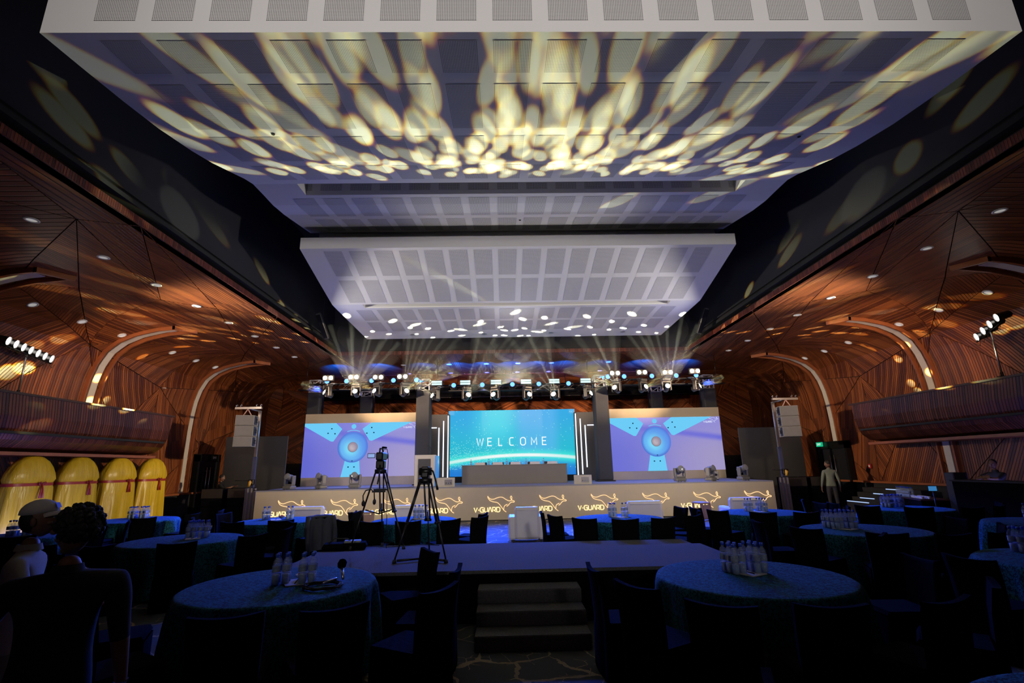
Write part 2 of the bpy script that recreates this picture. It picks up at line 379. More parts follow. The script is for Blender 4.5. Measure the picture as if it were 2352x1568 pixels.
# ------------------------------------------------------------------ mesh helper
class MB:
    def __init__(s): s.v = []; s.f = []; s.uvs = []; s.sm = []; s.mi = []; s.cm = 0
    def face(s, idx, uv=None, sm=False):
        s.f.append(tuple(idx)); s.uvs.append(uv); s.sm.append(sm); s.mi.append(s.cm)
    def quad(s, a, b, c, d, uv=None):
        n = len(s.v); s.v += [tuple(a), tuple(b), tuple(c), tuple(d)]; s.face((n, n+1, n+2, n+3), uv); return s
    def poly(s, pts, uv=None):
        n = len(s.v); s.v += [tuple(p) for p in pts]; s.face(range(n, n+len(pts)), uv); return s
    def box(s, x0, x1, y0, y1, z0, z1, m=None):
        n = len(s.v)
        P = [(x0, y0, z0), (x1, y0, z0), (x1, y1, z0), (x0, y1, z0), (x0, y0, z1), (x1, y0, z1), (x1, y1, z1), (x0, y1, z1)]
        if m is not None: P = [tuple(m @ Vector(p)) for p in P]
        s.v += P
        for q in ((0, 3, 2, 1), (4, 5, 6, 7), (0, 1, 5, 4), (1, 2, 6, 5), (2, 3, 7, 6), (3, 0, 4, 7)):
            uv = []
            for i in q:
                p = (x0 if i in (0, 3, 4, 7) else x1, y0 if i in (0, 1, 4, 5) else y1, z0 if i < 4 else z1)
                uv.append((p[1]+p[0], p[2]) if q in ((1, 2, 6, 5), (3, 0, 4, 7), (0, 1, 5, 4), (2, 3, 7, 6)) else (p[0], p[1]))
            s.face([n+i for i in q], uv)
        return s
    def rbox(s, x0, x1, y0, y1, z0, z1, r=.02, m=None):
        """box with chamfered vertical edges and top"""
        n = len(s.v); r = min(r, (x1-x0)*.49, (y1-y0)*.49, (z1-z0)*.49)
        def ring(k, z):
            return [(x0+k, y0+r, z), (x0+r, y0+k, z), (x1-r, y0+k, z), (x1-k, y0+r, z), (x1-k, y1-r, z), (x1-r, y1-k, z), (x0+r, y1-k, z), (x0+k, y1-r, z)]
        R = [ring(r*.6, z0), ring(0, z0+r), ring(0, z1-r), ring(r*.6, z1)]
        for q in R: s.v += [tuple(m @ Vector(p)) if m is not None else p for p in q]
        for j in range(3):
            for i in range(8):
                k = (i+1) % 8; s.face((n+j*8+i, n+j*8+k, n+j*8+8+k, n+j*8+8+i))
        s.face([n+7-i for i in range(8)]); s.face([n+24+i for i in range(8)]); return s
    def tube(s, pts, r, seg=8, cap=True, sm=True):
        pts = [Vector(p) for p in pts]; rr = r if isinstance(r, (list, tuple)) else [r]*len(pts)
        n0 = len(s.v); prev = None
        for i, p in enumerate(pts):
            t = (pts[min(i+1, len(pts)-1)]-pts[max(i-1, 0)])
            if t.length < 1e-9: t = Vector((0, 0, 1))
            t.normalize()
            if prev is None: a = t.orthogonal().normalized()
            else:
                a = prev-t*prev.dot(t)
                a = a.normalized() if a.length > 1e-6 else t.orthogonal().normalized()
            prev = a; b = t.cross(a)
            for k in range(seg):
                th = 2*pi*k/seg; s.v.append(tuple(p+(a*cos(th)+b*sin(th))*rr[i]))
        for i in range(len(pts)-1):
            for k in range(seg):
                k2 = (k+1) % seg; q = n0+i*seg
                s.face((q+k, q+k2, q+seg+k2, q+seg+k), None, sm)
        if cap:
            s.face([n0+seg-1-k for k in range(seg)]); s.face([n0+(len(pts)-1)*seg+k for k in range(seg)])
        return s
    def lathe(s, prof, c=(0, 0, 0), seg=16, sm=True, m=None, cap=True):
        n0 = len(s.v)
        for r, z in prof:
            for k in range(seg):
                th = 2*pi*k/seg; p = Vector((c[0]+r*cos(th), c[1]+r*sin(th), c[2]+z))
                s.v.append(tuple(m @ p) if m is not None else tuple(p))
        for i in range(len(prof)-1):
            for k in range(seg):
                k2 = (k+1) % seg; q = n0+i*seg
                s.face((q+k, q+k2, q+seg+k2, q+seg+k), None, sm)
        if cap:
            s.face([n0+seg-1-k for k in range(seg)]); s.face([n0+(len(prof)-1)*seg+k for k in range(seg)])
        return s
    def prism(s, poly, lo, hi, fn):
        """poly 2D extruded from lo to hi; fn(a,b,h)->3D"""
        n = len(s.v); k = len(poly)
        for h in (lo, hi): s.v += [tuple(fn(a, b, h)) for a, b in poly]
        s.face([n+k-1-i for i in range(k)], [poly[k-1-i] for i in range(k)]); s.face([n+k+i for i in range(k)], list(poly))
        for i in range(k):
            j = (i+1) % k; s.face((n+i, n+j, n+k+j, n+k+i))
        return s
    def ribbon(s, pts, wd, fn, lo=0., hi=.02, closed=False):
        """flat stroke of width wd along 2D pts, extruded lo..hi; fn(a,b,h)->3D"""
        P = [Vector(p) for p in pts]; L = []; R = []; n = len(P)
        for i in range(n):
            a = P[i-1] if (i > 0 or closed) else P[i]; b = P[(i+1) % n] if (i < n-1 or closed) else P[i]
            d1 = (P[i]-a); d2 = (b-P[i])
            d1 = d1.normalized() if d1.length > 1e-9 else d2.normalized(); d2 = d2.normalized() if d2.length > 1e-9 else d1
            t = d1+d2; t = t.normalized() if t.length > 1e-6 else d1
            q = Vector((-t.y, t.x)); k = min(1/max(.35, q.dot(Vector((-d1.y, d1.x)))), 1.6)
            L.append(P[i]+q*wd*.5*k); R.append(P[i]-q*wd*.5*k)
        m = n if closed else n-1; base = len(s.v)
        for i in range(n):
            for pt2, h in ((L[i], lo), (R[i], lo), (R[i], hi), (L[i], hi)): s.v.append(tuple(fn(pt2.x, pt2.y, h)))
        for i in range(m):
            a = base+i*4; b = base+((i+1) % n)*4
            for k in range(4): s.face((a+k, a+(k+1) % 4, b+(k+1) % 4, b+k))
        if not closed:
            s.face((base, base+3, base+2, base+1)); e = base+(n-1)*4; s.face((e, e+1, e+2, e+3))
        return s
    def build(s, name, mats, parent=None, loc=None, rz=0, fix=True):
        me = bpy.data.meshes.new(name); me.from_pydata(s.v, [], s.f)
        if any(u is not None for u in s.uvs):
            ul = me.uv_layers.new(name='UVMap'); i = 0; d = []
            for f, u in zip(s.f, s.uvs):
                for k in range(len(f)): d += list(u[k]) if u is not None else [0, 0]
            ul.data.foreach_set('uv', d)
        if not isinstance(mats, (list, tuple)): mats = [mats]
        for m in mats: me.materials.append(m)
        me.polygons.foreach_set('use_smooth', s.sm); me.polygons.foreach_set('material_index', s.mi)
        me.update()
        o = bpy.data.objects.new(name, me); COL.objects.link(o)
        if parent is not None: o.parent = parent
        if loc is not None: o.location = loc
        if rz: o.rotation_euler = (0, 0, rz)
        return o

def empty(name, loc=(0, 0, 0), rz=0):
    o = bpy.data.objects.new(name, None); COL.objects.link(o); o.location = loc; o.rotation_euler = (0, 0, rz)
    o.empty_display_size = .1; return o
def tag(o, label=None, cat=None, group=None, kind=None):
    if label: o['label'] = label
    if cat: o['category'] = cat
    if group: o['group'] = group
    if kind: o['kind'] = kind
    return o
KIDS = {}
def kids(o): return [c for c in bpy.data.objects if c.parent is o]
def copy_tree(o, tree, parent=None):
    """copy a thing and its parts; tree = nested [(obj, [children])]"""
    c = o.copy(); COL.objects.link(c); c.parent = parent
    for ch, sub in tree: copy_tree(ch, sub, c)
    return c
def tree_of(o): return [(c, tree_of(c)) for c in kids(o)]

# ------------------------------------------------------------------ the hall
YB, YF = 27.5, -9.0
fl = MB(); fl.box(CX-14.2, CX+14.2, YF-.4, YB+.4, -.2, 0)
tag(fl.build('floor', CARPET), kind='structure')

PROF = [(7.27, 6.4), (9.0, 6.4), (10.6, 6.4), (11.4, 6.32), (12.05, 6.17), (12.6, 5.92), (12.95, 5.6), (13.15, 5.2), (13.28, 4.75), (13.35, 4.2), (13.39, 3.5), (13.4, 2.6), (13.4, 1.0)]
BPROF = [(19.9, 6.4), (23.0, 6.4), (24.4, 6.4), (25.2, 6.30), (25.9, 6.05), (26.5, 5.6), (26.9, 5.05), (27.15, 4.4), (27.3, 3.6), (27.35, 2.6), (27.35, 0.0)]
def cum(P):
    c = [0.]
    for a, b in zip(P, P[1:]): c.append(c[-1]+hypot(b[0]-a[0], b[1]-a[1]))
    return c
PS, BS = cum(PROF), cum(BPROF)
def on(P, C, s):
    s = max(0, min(C[-1], s))
    for i in range(len(P)-1):
        if s <= C[i+1]+1e-9:
            t = (s-C[i])/(C[i+1]-C[i]); a, b = P[i], P[i+1]
            d = (b[0]-a[0], b[1]-a[1]); L = hypot(*d)
            return a[0]+d[0]*t, a[1]+d[1]*t, d[1]/L, -d[0]/L       # point and the normal into the room
    return (*P[-1], -1, 0)
def side_map(sx):
    def f(s, y, h):
        u, z, nu, nz = on(PROF, PS, s)
        return (CX+sx*(u+nu*h), y, z+nz*h)
    return f
def back_map(s, x, h):
    y, z, ny, nz = on(BPROF, BS, s)
    return (x, y+ny*h, z+nz*h)
def clip(poly, a, b, k):
    """clip convex polygon to a<=coord k<=b"""
    def half(P, keep, lim, sgn):
        out = []
        for i in range(len(P)):
            p, q = P[i], P[(i+1) % len(P)]; ip, iq = sgn*(p[k]-lim) >= -1e-9, sgn*(q[k]-lim) >= -1e-9
            if ip: out.append(p)
            if ip != iq:
                t = (lim-p[k])/(q[k]-p[k]); out.append(tuple(p[j]+(q[j]-p[j])*t for j in range(2)))
        return out
    poly = half(poly, 0, a, 1)
    return half(poly, 0, b, -1) if len(poly) > 2 else []
def shrink(poly, d):
    """inset a convex polygon"""
    n = len(poly); A = sum(poly[i][0]*poly[(i+1) % n][1]-poly[(i+1) % n][0]*poly[i][1] for i in range(n))
    sg = 1 if A > 0 else -1; out = []
    for i in range(n):
        p0, p1, p2 = Vector(poly[i-1]), Vector(poly[i]), Vector(poly[(i+1) % n])
        e1, e2 = (p1-p0).normalized(), (p2-p1).normalized()
        n1, n2 = Vector((-e1.y, e1.x))*sg, Vector((-e2.y, e2.x))*sg
        m = n1+n2
        if m.length < 1e-6: out.append(tuple(p1)); continue
        m.normalize(); k = d/max(.25, m.dot(n1)); out.append(tuple(p1+m*k))
    return out
def panel(poly, fmap, brk, parent, name, mt, ang, h=.02, thick=.02):
    mb = MB(); P = shrink(poly, .012); ca, sa = cos(ang), sin(ang)
    uvf = lambda p: (p[0]*ca+p[1]*sa, -p[0]*sa+p[1]*ca)
    for a, b in zip(brk, brk[1:]):
        q = clip(P, a, b, 0)
        if len(q) > 2: mb.poly([fmap(s, t, h) for s, t in q], [uvf(p) for p in q])
    n = len(P)
    for i in range(n):                        # edges of the panel
        p, q = P[i], P[(i+1) % n]
        cuts = sorted({0., 1.} | {(c-p[0])/(q[0]-p[0]) for c in brk if abs(q[0]-p[0]) > 1e-6 and 0 < (c-p[0])/(q[0]-p[0]) < 1})
        for t0, t1 in zip(cuts, cuts[1:]):
            e0 = tuple(p[j]+(q[j]-p[j])*t0 for j in (0, 1)); e1 = tuple(p[j]+(q[j]-p[j])*t1 for j in (0, 1))
            mb.quad(fmap(*e0, h), fmap(*e1, h), fmap(*e1, h-thick), fmap(*e0, h-thick), [uvf(e0), uvf(e1), uvf(e1), uvf(e0)])
    return mb.build(name, mt, parent)

# facets of the timber lining, in (distance along the section, distance from the camera)
PTS = [(0, -3), (0, 3.5), (0, 8.6), (.95, 8.3), (0, 14.4), (1.35, 13.6), (2.4, 12.75), (3.7, 11.7), (4.6, 11.0), (4.3, 5.2), (0, 19.75), (0, 27.3),
       (3.4, 19.2), (5.8, 14.6), (6.5, 9.6), (6.6, 4.0), (3.2, 23.6), (6.0, 23.2), (6.6, 18.4), (8.3, 16.8), (8.0, 12.2), (8.6, 21.6), (7.9, 7.0), (7.4, 25.5)]
smax = PS[-1]
PTS += [(smax, -3), (smax, 3), (smax, 8.2), (smax, 12.8), (smax, 15.2), (smax, 18.6), (smax, 21.1), (smax, 23.0), (smax, 27.3), (4, -3), (4.2, 27.3)]
tri = geometry.delaunay_2d_cdt([Vector(p) for p in PTS], [], [], 0, 1e-6)
TV, TF = tri[0], tri[2]
def side_wall(sx, nm):
    fm = side_map(sx)
    mb = MB()
    for i in range(len(PROF)-1):
        a, b = PS[i], PS[i+1]
        mb.quad(fm(a, YF, -.02), fm(b, YF, -.02), fm(b, YB, -.02), fm(a, YB, -.02))
        mb.quad(fm(a, YF, -.3), fm(b, YF, -.3), fm(b, YB, -.3), fm(a, YB, -.3))
    wl = mb.build(nm, GAP); tag(wl, kind='structure')
    rnd = random.Random(3)
    for f in TF:
        P = [tuple(TV[i]) for i in f]
        cyy = sum(p[1] for p in P)/3; css = sum(p[0] for p in P)/3
        if css < 4.4: ang = rnd.choice([0, 0, .12, -.15]) if cyy > 9.5 or css < 1 else pi/2
        else: ang = pi/2+rnd.choice([0, 0, .5, -.55, .25])
        if css < 4.4: ang += 0
        wide = css < 4.4 and cyy < 9.5
        panel(P, fm, PS, wl, 'panel', WOODW if wide else WOOD, ang)
    # below the timber: dark skirting wall
    sk = MB(); sk.box(min(CX+sx*13.3, CX+sx*13.75), max(CX+sx*13.3, CX+sx*13.75), YF, YB, 0, 1.0)
    o = sk.build('baseboard_left' if sx < 0 else 'baseboard_right', BLACK); tag(o, kind='structure')
    lg = MB(); lg.box(min(CX+sx*13.18, CX+sx*13.4), max(CX+sx*13.18, CX+sx*13.4), YF, YB, 1.0, 1.07); lg.build('ledge', WOODP, wl)
    # cream light slots curving up the wall, flanked by timber fins
    ks = [i*.25 for i in range(int((smax-3.35)/.25)+1)]
    for k, yc in enumerate((5.7, 10.7, 15.45, 20.65)):
        def strip(y0, y1, h0, h1, s0, name, mt, taper=0):
            m2 = MB(); ss = [s0+.0]+[v for v in [3.35+q for q in ks] if v > s0+.05]+[smax]
            for a, b in zip(ss, ss[1:]):
                qa = [fm(a, y0, h0), fm(a, y0, h1), fm(a, y1, h1), fm(a, y1, h0)]; qb = [fm(b, y0, h0), fm(b, y0, h1), fm(b, y1, h1), fm(b, y1, h0)]
                for i in range(4):
                    j = (i+1) % 4; m2.quad(qa[i], qa[j], qb[j], qb[i])
            e = ss[0]; m2.quad(fm(e, y0, h0), fm(e, y0, h1), fm(e, y1, h1), fm(e, y1, h0))
            return m2.build(name, mt, wl)
        strip(yc-.10, yc+.14, .02, .055, 3.75, 'light_slot', CREAM)
        strip(yc-.30, yc-.24, .02, .13, 3.55, 'fin', WOODP)
        strip(yc+.26, yc+.32, .02, .13, 3.35, 'fin', WOODP)
        e = MB()
        for (y0, y1) in ((yc-.30, yc+.32),):
            pts = [(3.2, y1), (3.55, y0), (3.63, y0), (3.28, y1)]
            e.prism(pts, .02, .14, lambda a, b, h: fm(a, b, h))
        e.build('fin', WOODP, wl)
    return wl
WL = side_wall(-1, 'wall_left'); WR = side_wall(1, 'wall_right')

# back wall with its cove, and the ceiling between the void and the stage wall
bw = MB()
for i in range(2, len(BPROF)-1):
    a, b = BS[i], BS[i+1]
    bw.quad(back_map(a, CX-13.6, -.02), back_map(b, CX-13.6, -.02), back_map(b, CX+13.6, -.02), back_map(a, CX+13.6, -.02))
    bw.quad(back_map(a, CX-13.6, -.3), back_map(b, CX-13.6, -.3), back_map(b, CX+13.6, -.3), back_map(a, CX+13.6, -.3))
BW = bw.build('wall_back', GAP); tag(BW, kind='structure')
bp2 = [Vector((BS[2]+.02, CX-13.4)), Vector((BS[2]+.02, CX+13.4)), Vector((BS[-1]-2.2, CX-13.4)), Vector((BS[-1]-2.2, CX+13.4))]
for k in range(9): bp2.append(Vector((BS[2]+1.9+(.5 if k % 2 else -.3), CX-12+k*3.0)))
for k in range(8): bp2.append(Vector((BS[2]+4.0+(-.4 if k % 2 else .5), CX-10.5+k*3.0)))
for k in range(4): bp2 += [Vector((BS[2]+.02, CX-8+k*5.33)), Vector((BS[-1]-2.2, CX-8+k*5.33))]
t2 = geometry.delaunay_2d_cdt(bp2, [], [], 0, 1e-6); rnd = random.Random(5)
for f in t2[2]:
    P = [tuple(t2[0][i]) for i in f]
    panel(P, back_map, BS, BW, 'panel', WOOD, rnd.choice([.5, -.5, .8, -.8, pi/2]))
CE = MB(); CE.box(CX-7.27, CX+7.27, 19.9, 24.42, 6.42, 6.6); CEI = CE.build('ceiling', GAP); tag(CEI, kind='structure')
flat = lambda s, x, h: (x, s, 6.42-h)
for k in range(6):
    x0 = CX-7.26+k*2.42; x1 = x0+2.42; ym = 21.6+(.7 if k % 2 else 0); xm = (x0+x1)/2
    for P in ([(19.9, x0), (19.9, x1), (ym, xm)], [(19.9, x0), (ym, xm), (24.4, x0)], [(24.4, x0), (ym, xm), (24.4, x1)], [(24.4, x1), (ym, xm), (19.9, x1)]):
        panel(P, flat, [19, 30], CEI, 'panel', WOOD, rnd.choice([pi/2, pi/2+.5, pi/2-.5]))
# front part of the hall behind the camera
FW = MB(); FW.box(CX-14, CX+14, YF-.3, YF, 0, 9.9); tag(FW.build('wall_front', BLACK), kind='structure')
FC = MB(); FC.box(CX-7.5, CX+7.5, YF, -4, 6.42, 6.6); FC.build('panel', WOODP, CEI)
# lip of the opening
def bar(x0, x1, y0, y1, z0, z1, n, mt):
    o = MB().box(x0, x1, y0, y1, z0, z1).build(n, mt); tag(o, kind='structure'); return o
bar(CX-7.45, CX-7.25, -4, 20.0, 6.38, 6.53, 'trim_1', WOODE); bar(CX+7.25, CX+7.45, -4, 20.0, 6.38, 6.53, 'trim_2', WOODE)
bar(CX-7.25, CX+7.25, 19.8, 20.0, 6.38, 6.53, 'trim_3', WOODE); bar(CX-7.25, CX+7.25, -4.2, -4.0, 6.38, 6.53, 'trim_4', WOODE)
# black void over the panels: low fascia, shadow gap, upper walls and slab
for sx, nm in ((-1, 'wall_void_left'), (1, 'wall_void_right')):
    xs = sorted((CX+sx*7.5, CX+sx*7.62)); o = MB().box(xs[0], xs[1], -4.2, 20.1, 6.53, 6.95).build(nm, VOID); tag(o, kind='structure')
    xs = sorted((CX+sx*7.58, CX+sx*7.75)); MB().box(xs[0], xs[1], -4.2, 20.1, 6.95, 7.03).build('shadow_gap', GAP, o)
    xs = sorted((CX+sx*7.52, CX+sx*7.66)); MB().box(xs[0], xs[1], -4.2, 20.1, 7.03, 10.0).build('upper_lining', VOID, o)
o = MB().box(CX-7.7, CX+7.7, 20.02, 20.2, 6.5, 10.0).build('wall_void_back', VOID); tag(o, kind='structure')
o = MB().box(CX-7.7, CX+7.7, -4.4, -4.2, 6.5, 10.0).build('wall_void_front', VOID); tag(o, kind='structure')
o = MB().box(CX-7.7, CX+7.7, -4.4, 20.2, 10.0, 10.2).build('ceiling_void', VOID); tag(o, kind='structure')

# suspended white panels ------------------------------------------------------
C1 = [(4.8, 6.89), (5.4, 6.95), (6.1, 7.03), (6.8, 7.13), (7.6, 7.3), (8.2, 7.46), (8.8, 7.66), (9.3, 7.83), (9.65, 7.92), (10.15, 7.94), (10.6, 7.95), (11.2, 8.03), (11.9, 8.17), (12.85, 8.36)]
C2 = [(12.25, 7.6), (13.6, 7.26), (14.97, 6.93), (15.3, 6.92), (19.1, 6.87)]
HW = 5.9; CXC = CX+.05
def zof(P, y):
    for (a, za), (b, zb) in zip(P, P[1:]):
        if y <= b: return za+(zb-za)*(y-a)/(b-a)
    return P[-1][1]
def raft(name, P, slot, ztop, rows, label, frontrows=()):
    root = empty(name, (CXC, 0, 0))
    tag(root, label, 'ceiling panel')
    mb = MB(); sw = 4.95; sa, sb = slot
    for (a, za), (b, zb) in zip(P, P[1:]):
        if a >= sa-1e-6 and b <= sb+1e-6:
            for x0, x1 in ((-HW, -sw), (sw, HW)): mb.quad((x0, a, za), (x1, a, za), (x1, b, zb), (x0, b, zb))
        else: mb.quad((-HW, a, za), (HW, a, za), (HW, b, zb), (-HW, b, zb))
    a, za = P[0]; b, zb = P[-1]
    mb.quad((-HW, a, za), (HW, a, za), (HW, a, ztop), (-HW, a, ztop))
    mb.quad((-HW, b, zb), (HW, b, zb), (HW, b, ztop), (-HW, b, ztop))
    for x in (-HW, HW):
        mb.poly([(x, y, z) for y, z in P]+[(x, b, ztop), (x, a, ztop)])
    mb.quad((-HW, a, ztop), (HW, a, ztop), (HW, b, ztop), (-HW, b, ztop))
    z0, z1 = zof(P, sa), zof(P, sb); t = max(z0, z1)+.38
    mb.quad((-sw, sa, z0), (sw, sa, z0), (sw, sa, t), (-sw, sa, t)); mb.quad((-sw, sb, z1), (sw, sb, z1), (sw, sb, t), (-sw, sb, t))
    mb.quad((-sw, sa, t), (sw, sa, t), (sw, sb, t), (-sw, sb, t))
    for x in (-sw, sw): mb.poly([(x, sa, z0), (x, sb, z1), (x, sb, t), (x, sa, t)])
    mb.build('board', WHITE, root)
    pit, wd, n = .675, .485, 16; x00 = -(n*pit-(pit-wd))/2
    for (ya, yb) in rows:
        ys = [ya]+[y for y, z in P if ya+.02 < y < yb-.02]+[yb]
        m2 = MB()
        for a, b in zip(ys, ys[1:]):
            m2.quad((0, a, zof(P, a)-.004), (wd, a, zof(P, a)-.004), (wd, b, zof(P, b)-.004), (0, b, zof(P, b)-.004), [(0, a), (wd, a), (wd, b), (0, b)])
        first = m2.build('perforated_panel', PERF, root); first.location.x = x00
        for k in range(1, n):
            o = first.copy(); COL.objects.link(o); o.parent = root; o.location.x = x00+k*pit
    for (y, za, zb) in frontrows:
        m2 = MB().quad((0, y, za), (wd, y, za), (wd, y, zb), (0, y, zb), [(0, za), (wd, za), (wd, zb), (0, zb)])
        first = m2.build('perforated_panel', PERF, root); first.location.x = x00
        for k in range(1, n):
            o = first.copy(); COL.objects.link(o); o.parent = root; o.location.x = x00+k*pit
    return root
R1 = raft('ceiling_raft', C1, (9.65, 10.15), 9.0, [(4.93, 5.5), (5.73, 6.84), (7.11, 8.13), (8.42, 9.38), (10.3, 11.35), (11.6, 12.65)],
     'large white suspended ceiling panel with perforated squares, nearest, covered with yellow light patterns', [(4.795, 7.06, 7.74), (4.795, 7.95, 8.63), (10.145, 8.05, 8.22)])
R2 = raft('ceiling_raft', C2, (14.97, 15.3), 7.92, [(12.36, 13.47), (13.67, 14.86), (15.5, 16.65), (16.85, 18.0)],
     'smaller white suspended ceiling panel with perforated squares, farther, just before the stage')
MB().box(-5.65, 5.65, 12.86, 18.9, 7.95, 8.6).build('upper_board', WHITE, R2)
for r, pts in ((R1, [(-4.2, 7.0), (4.6, 7.2), (0, 11.8)]), (R2, [(-4, 18.5), (-1.2, 18.55), (1.4, 18.5), (4.2, 18.5)])):
    PP = C1 if r is R1 else C2
    for x, y in pts:
        z = zof(PP, y); m2 = MB(); q = 1 if r is R2 else .3; m2.lathe([(.09*q, -.015), (.10*q, 0), (.10*q, .02)], (x, y, z), 16); m2.build('ceiling_fitting', METAL if r is R2 else RUBBER, r)
for x in (-5, 0, 5):
    for r, y, z in ((R1, 6, 9), (R1, 12, 9), (R2, 14, 7.9), (R2, 18, 8.5)):
        MB().tube([(x, y, z), (x, y, 10.0)], .012, 5).build('hanger_rod', METALB, r)

# downlights in the timber ceiling
dl = empty('downlight', (0, 0, 0))
MB().lathe([(.115, -.0), (.12, -.012), (.085, -.018), (.08, -.004)], seg=20, cap=False).build('trim_ring', mat('downlight_ring', (.75, .75, .75), .4), dl)
MB().lathe([(.0, -.004), (.082, -.006)], seg=20, cap=False).build('lens', mat('downlight_lens', (.5, .5, .52), .3, emis=(1, .97, .9), es=.28), dl)
DT = tree_of(dl); first = True
DLP = [(sx, 'u', 9.02, 8.3+1.66*k) for sx in (-1, 1) for k in range(8)]+[(sx, 'u', 12.3, y) for sx in (-1, 1) for y in (12.0, 13.5, 15.0, 17.4, 18.8, 20.1)]
DLP += [(0, 'x', x, y) for y, xs in ((22.0, (-9.0, -4.97, -2.9, -1.2, .24, 1.77, 4.4, 9.0)), (24.15, (-9.3, -5.1, -3.05, -1.25, .26, 1.83, 4.4, 9.3))) for x in xs]
nth = {}
ORD = ['first', 'second', 'third', 'fourth', 'fifth', 'sixth', 'seventh', 'eighth', 'ninth', 'tenth', 'eleventh', 'twelfth', 'thirteenth', 'fourteenth', 'fifteenth', 'sixteenth']
for sx, kd, u, y in DLP:
    o = dl if first else copy_tree(dl, DT); first = False
    if kd == 'u':
        for i in range(len(PROF)-1):
            if PROF[i][0] <= u <= PROF[i+1][0]: break
        t = (u-PROF[i][0])/(PROF[i+1][0]-PROF[i][0]); z = PROF[i][1]+(PROF[i+1][1]-PROF[i][1])*t
        sl = atan2(PROF[i+1][1]-PROF[i][1], PROF[i+1][0]-PROF[i][0])
        o.location = (CX+sx*u, y, z-.022); o.rotation_euler = (0, -sl*sx, 0)
        side = 'left' if sx < 0 else 'right'; row = 'inner' if u < 10 else 'outer'
        k = nth.get((side, row), 0); nth[(side, row)] = k+1
        lb = f'round white ceiling downlight, {ORD[k]} counted from the camera in the {side} {row} row'
        gp = f'downlights in the {side} {row} row'
    else:
        o.location = (CX+u, y, 6.398)
        row = 'near' if y < 23 else 'far'; k = nth.get(row, 0); nth[row] = k+1
        lb = f'round white downlight above the stage, {ORD[k]} from the left in the {row} row'; gp = f'downlights above the stage, {row} row'
    tag(o, lb, 'downlight', gp)

# balconies -------------------------------------------------------------------
BAL = [(12.95, 2.42), (12.3, 2.50), (11.95, 2.68), (11.75, 2.92), (11.64, 3.2), (11.58, 3.5), (11.55, 3.66)]
BC = cum(BAL)
for sx, side in ((-1, 'left'), (1, 'right')):
    root = empty('balcony', (CX, 0, 0)); tag(root, f'curved dark timber balcony front along the {side} wall', 'balcony')
    mb = MB(); Y0 = -2
    def pt(i, y, h=0): return (sx*(BAL[i][0]-h), y, BAL[i][1])
    yend = [17.35, 17.25, 17.1, 16.98, 16.9, 16.86, 16.85]
    for i in range(len(BAL)-1):
        a, b = BC[i], BC[i+1]; n = 12
        mb.quad(pt(i, Y0), pt(i, yend[i]), pt(i+1, yend[i+1]), pt(i+1, Y0), [(Y0+a*.35, a), (yend[i]+a*.35, a), (yend[i+1]+b*.35, b), (Y0+b*.35, b)])
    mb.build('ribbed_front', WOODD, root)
    e = MB(); e.poly([(sx*BAL[i][0], yend[i], BAL[i][1]) for i in range(len(BAL))]+[(sx*13.3, 17.7, 3.66), (sx*13.3, 17.6, 2.42)]); e.build('end_panel', WOODP, root)
    tp = MB(); xs = sorted((sx*11.50, sx*11.66)); tp.box(xs[0], xs[1], Y0, 16.9, 3.66, 3.71); tp.build('rail_cap', mat('dark_rail', (.05, .02, .015), .4), root)
    bt = MB(); xs = sorted((sx*12.25, sx*13.35)); bt.box(xs[0], xs[1], Y0, 17.3, 2.34, 2.42); bt.build('underside_board', WOODP, root)
    fb = MB(); xs = sorted((sx*11.75, sx*13.35)); fb.box(xs[0], xs[1], Y0, 16.9, 2.80, 2.86); fb.build('floor_board', BLACK, root)

# doors -----------------------------------------------------------------------
def door(sx, nm, y0, y1, signtext, lit):
    root = empty(nm, (CX+sx*13.24, 0, 0)); tag(root, kind='structure')
    q = lambda a, b: sorted((sx*a, sx*b))
    f = MB(); x = q(-.10, .1)
    f.box(*x, y0-.12, y0, 0, 2.55); f.box(*x, y1, y1+.12, 0, 2.55); f.box(*x, y0-.12, y1+.12, 2.3, 2.6); f.build('door_frame', METALB, root)
    ym = (y0+y1)/2
    for a, b, hy in ((y0, ym-.01, ym-.12), (ym+.01, y1, ym+.12)):
        x = q(-.02, .06); lf = MB().box(*x, a, b, .01, 2.3).build('door_leaf', mat('door_lacquer', (.015, .016, .02), .25), root)
        h = MB(); X = -sx*.09; h.tube([(X, hy, .55), (X, hy, 2.05)], .014, 8); h.tube([(X, hy, .7), (0, hy, .7)], .01, 6); h.tube([(X, hy, 1.9), (0, hy, 1.9)], .01, 6)
        h.build('pull_handle', CHROME, lf)
    return root
door(-1, 'door_1', 21.35, 22.75, '', False); door(1, 'door_2', 19.9, 21.6, '', True)
def text3d(txt, size, m, mt, name, parent=None, depth=.002, align='CENTER'):
    c = bpy.data.curves.new(name, 'FONT'); c.body = txt; c.size = size; c.extrude = depth; c.align_x = align; c.align_y = 'CENTER'
    t = bpy.data.objects.new(name, c); COL.objects.link(t); dg = bpy.context.evaluated_depsgraph_get()
    me = bpy.data.meshes.new_from_object(t.evaluated_get(dg)); bpy.data.objects.remove(t)
    me.materials.clear(); me.materials.append(mt); o = bpy.data.objects.new(name, me); COL.objects.link(o)
    if parent: o.parent = parent
    o.matrix_local = m; return o
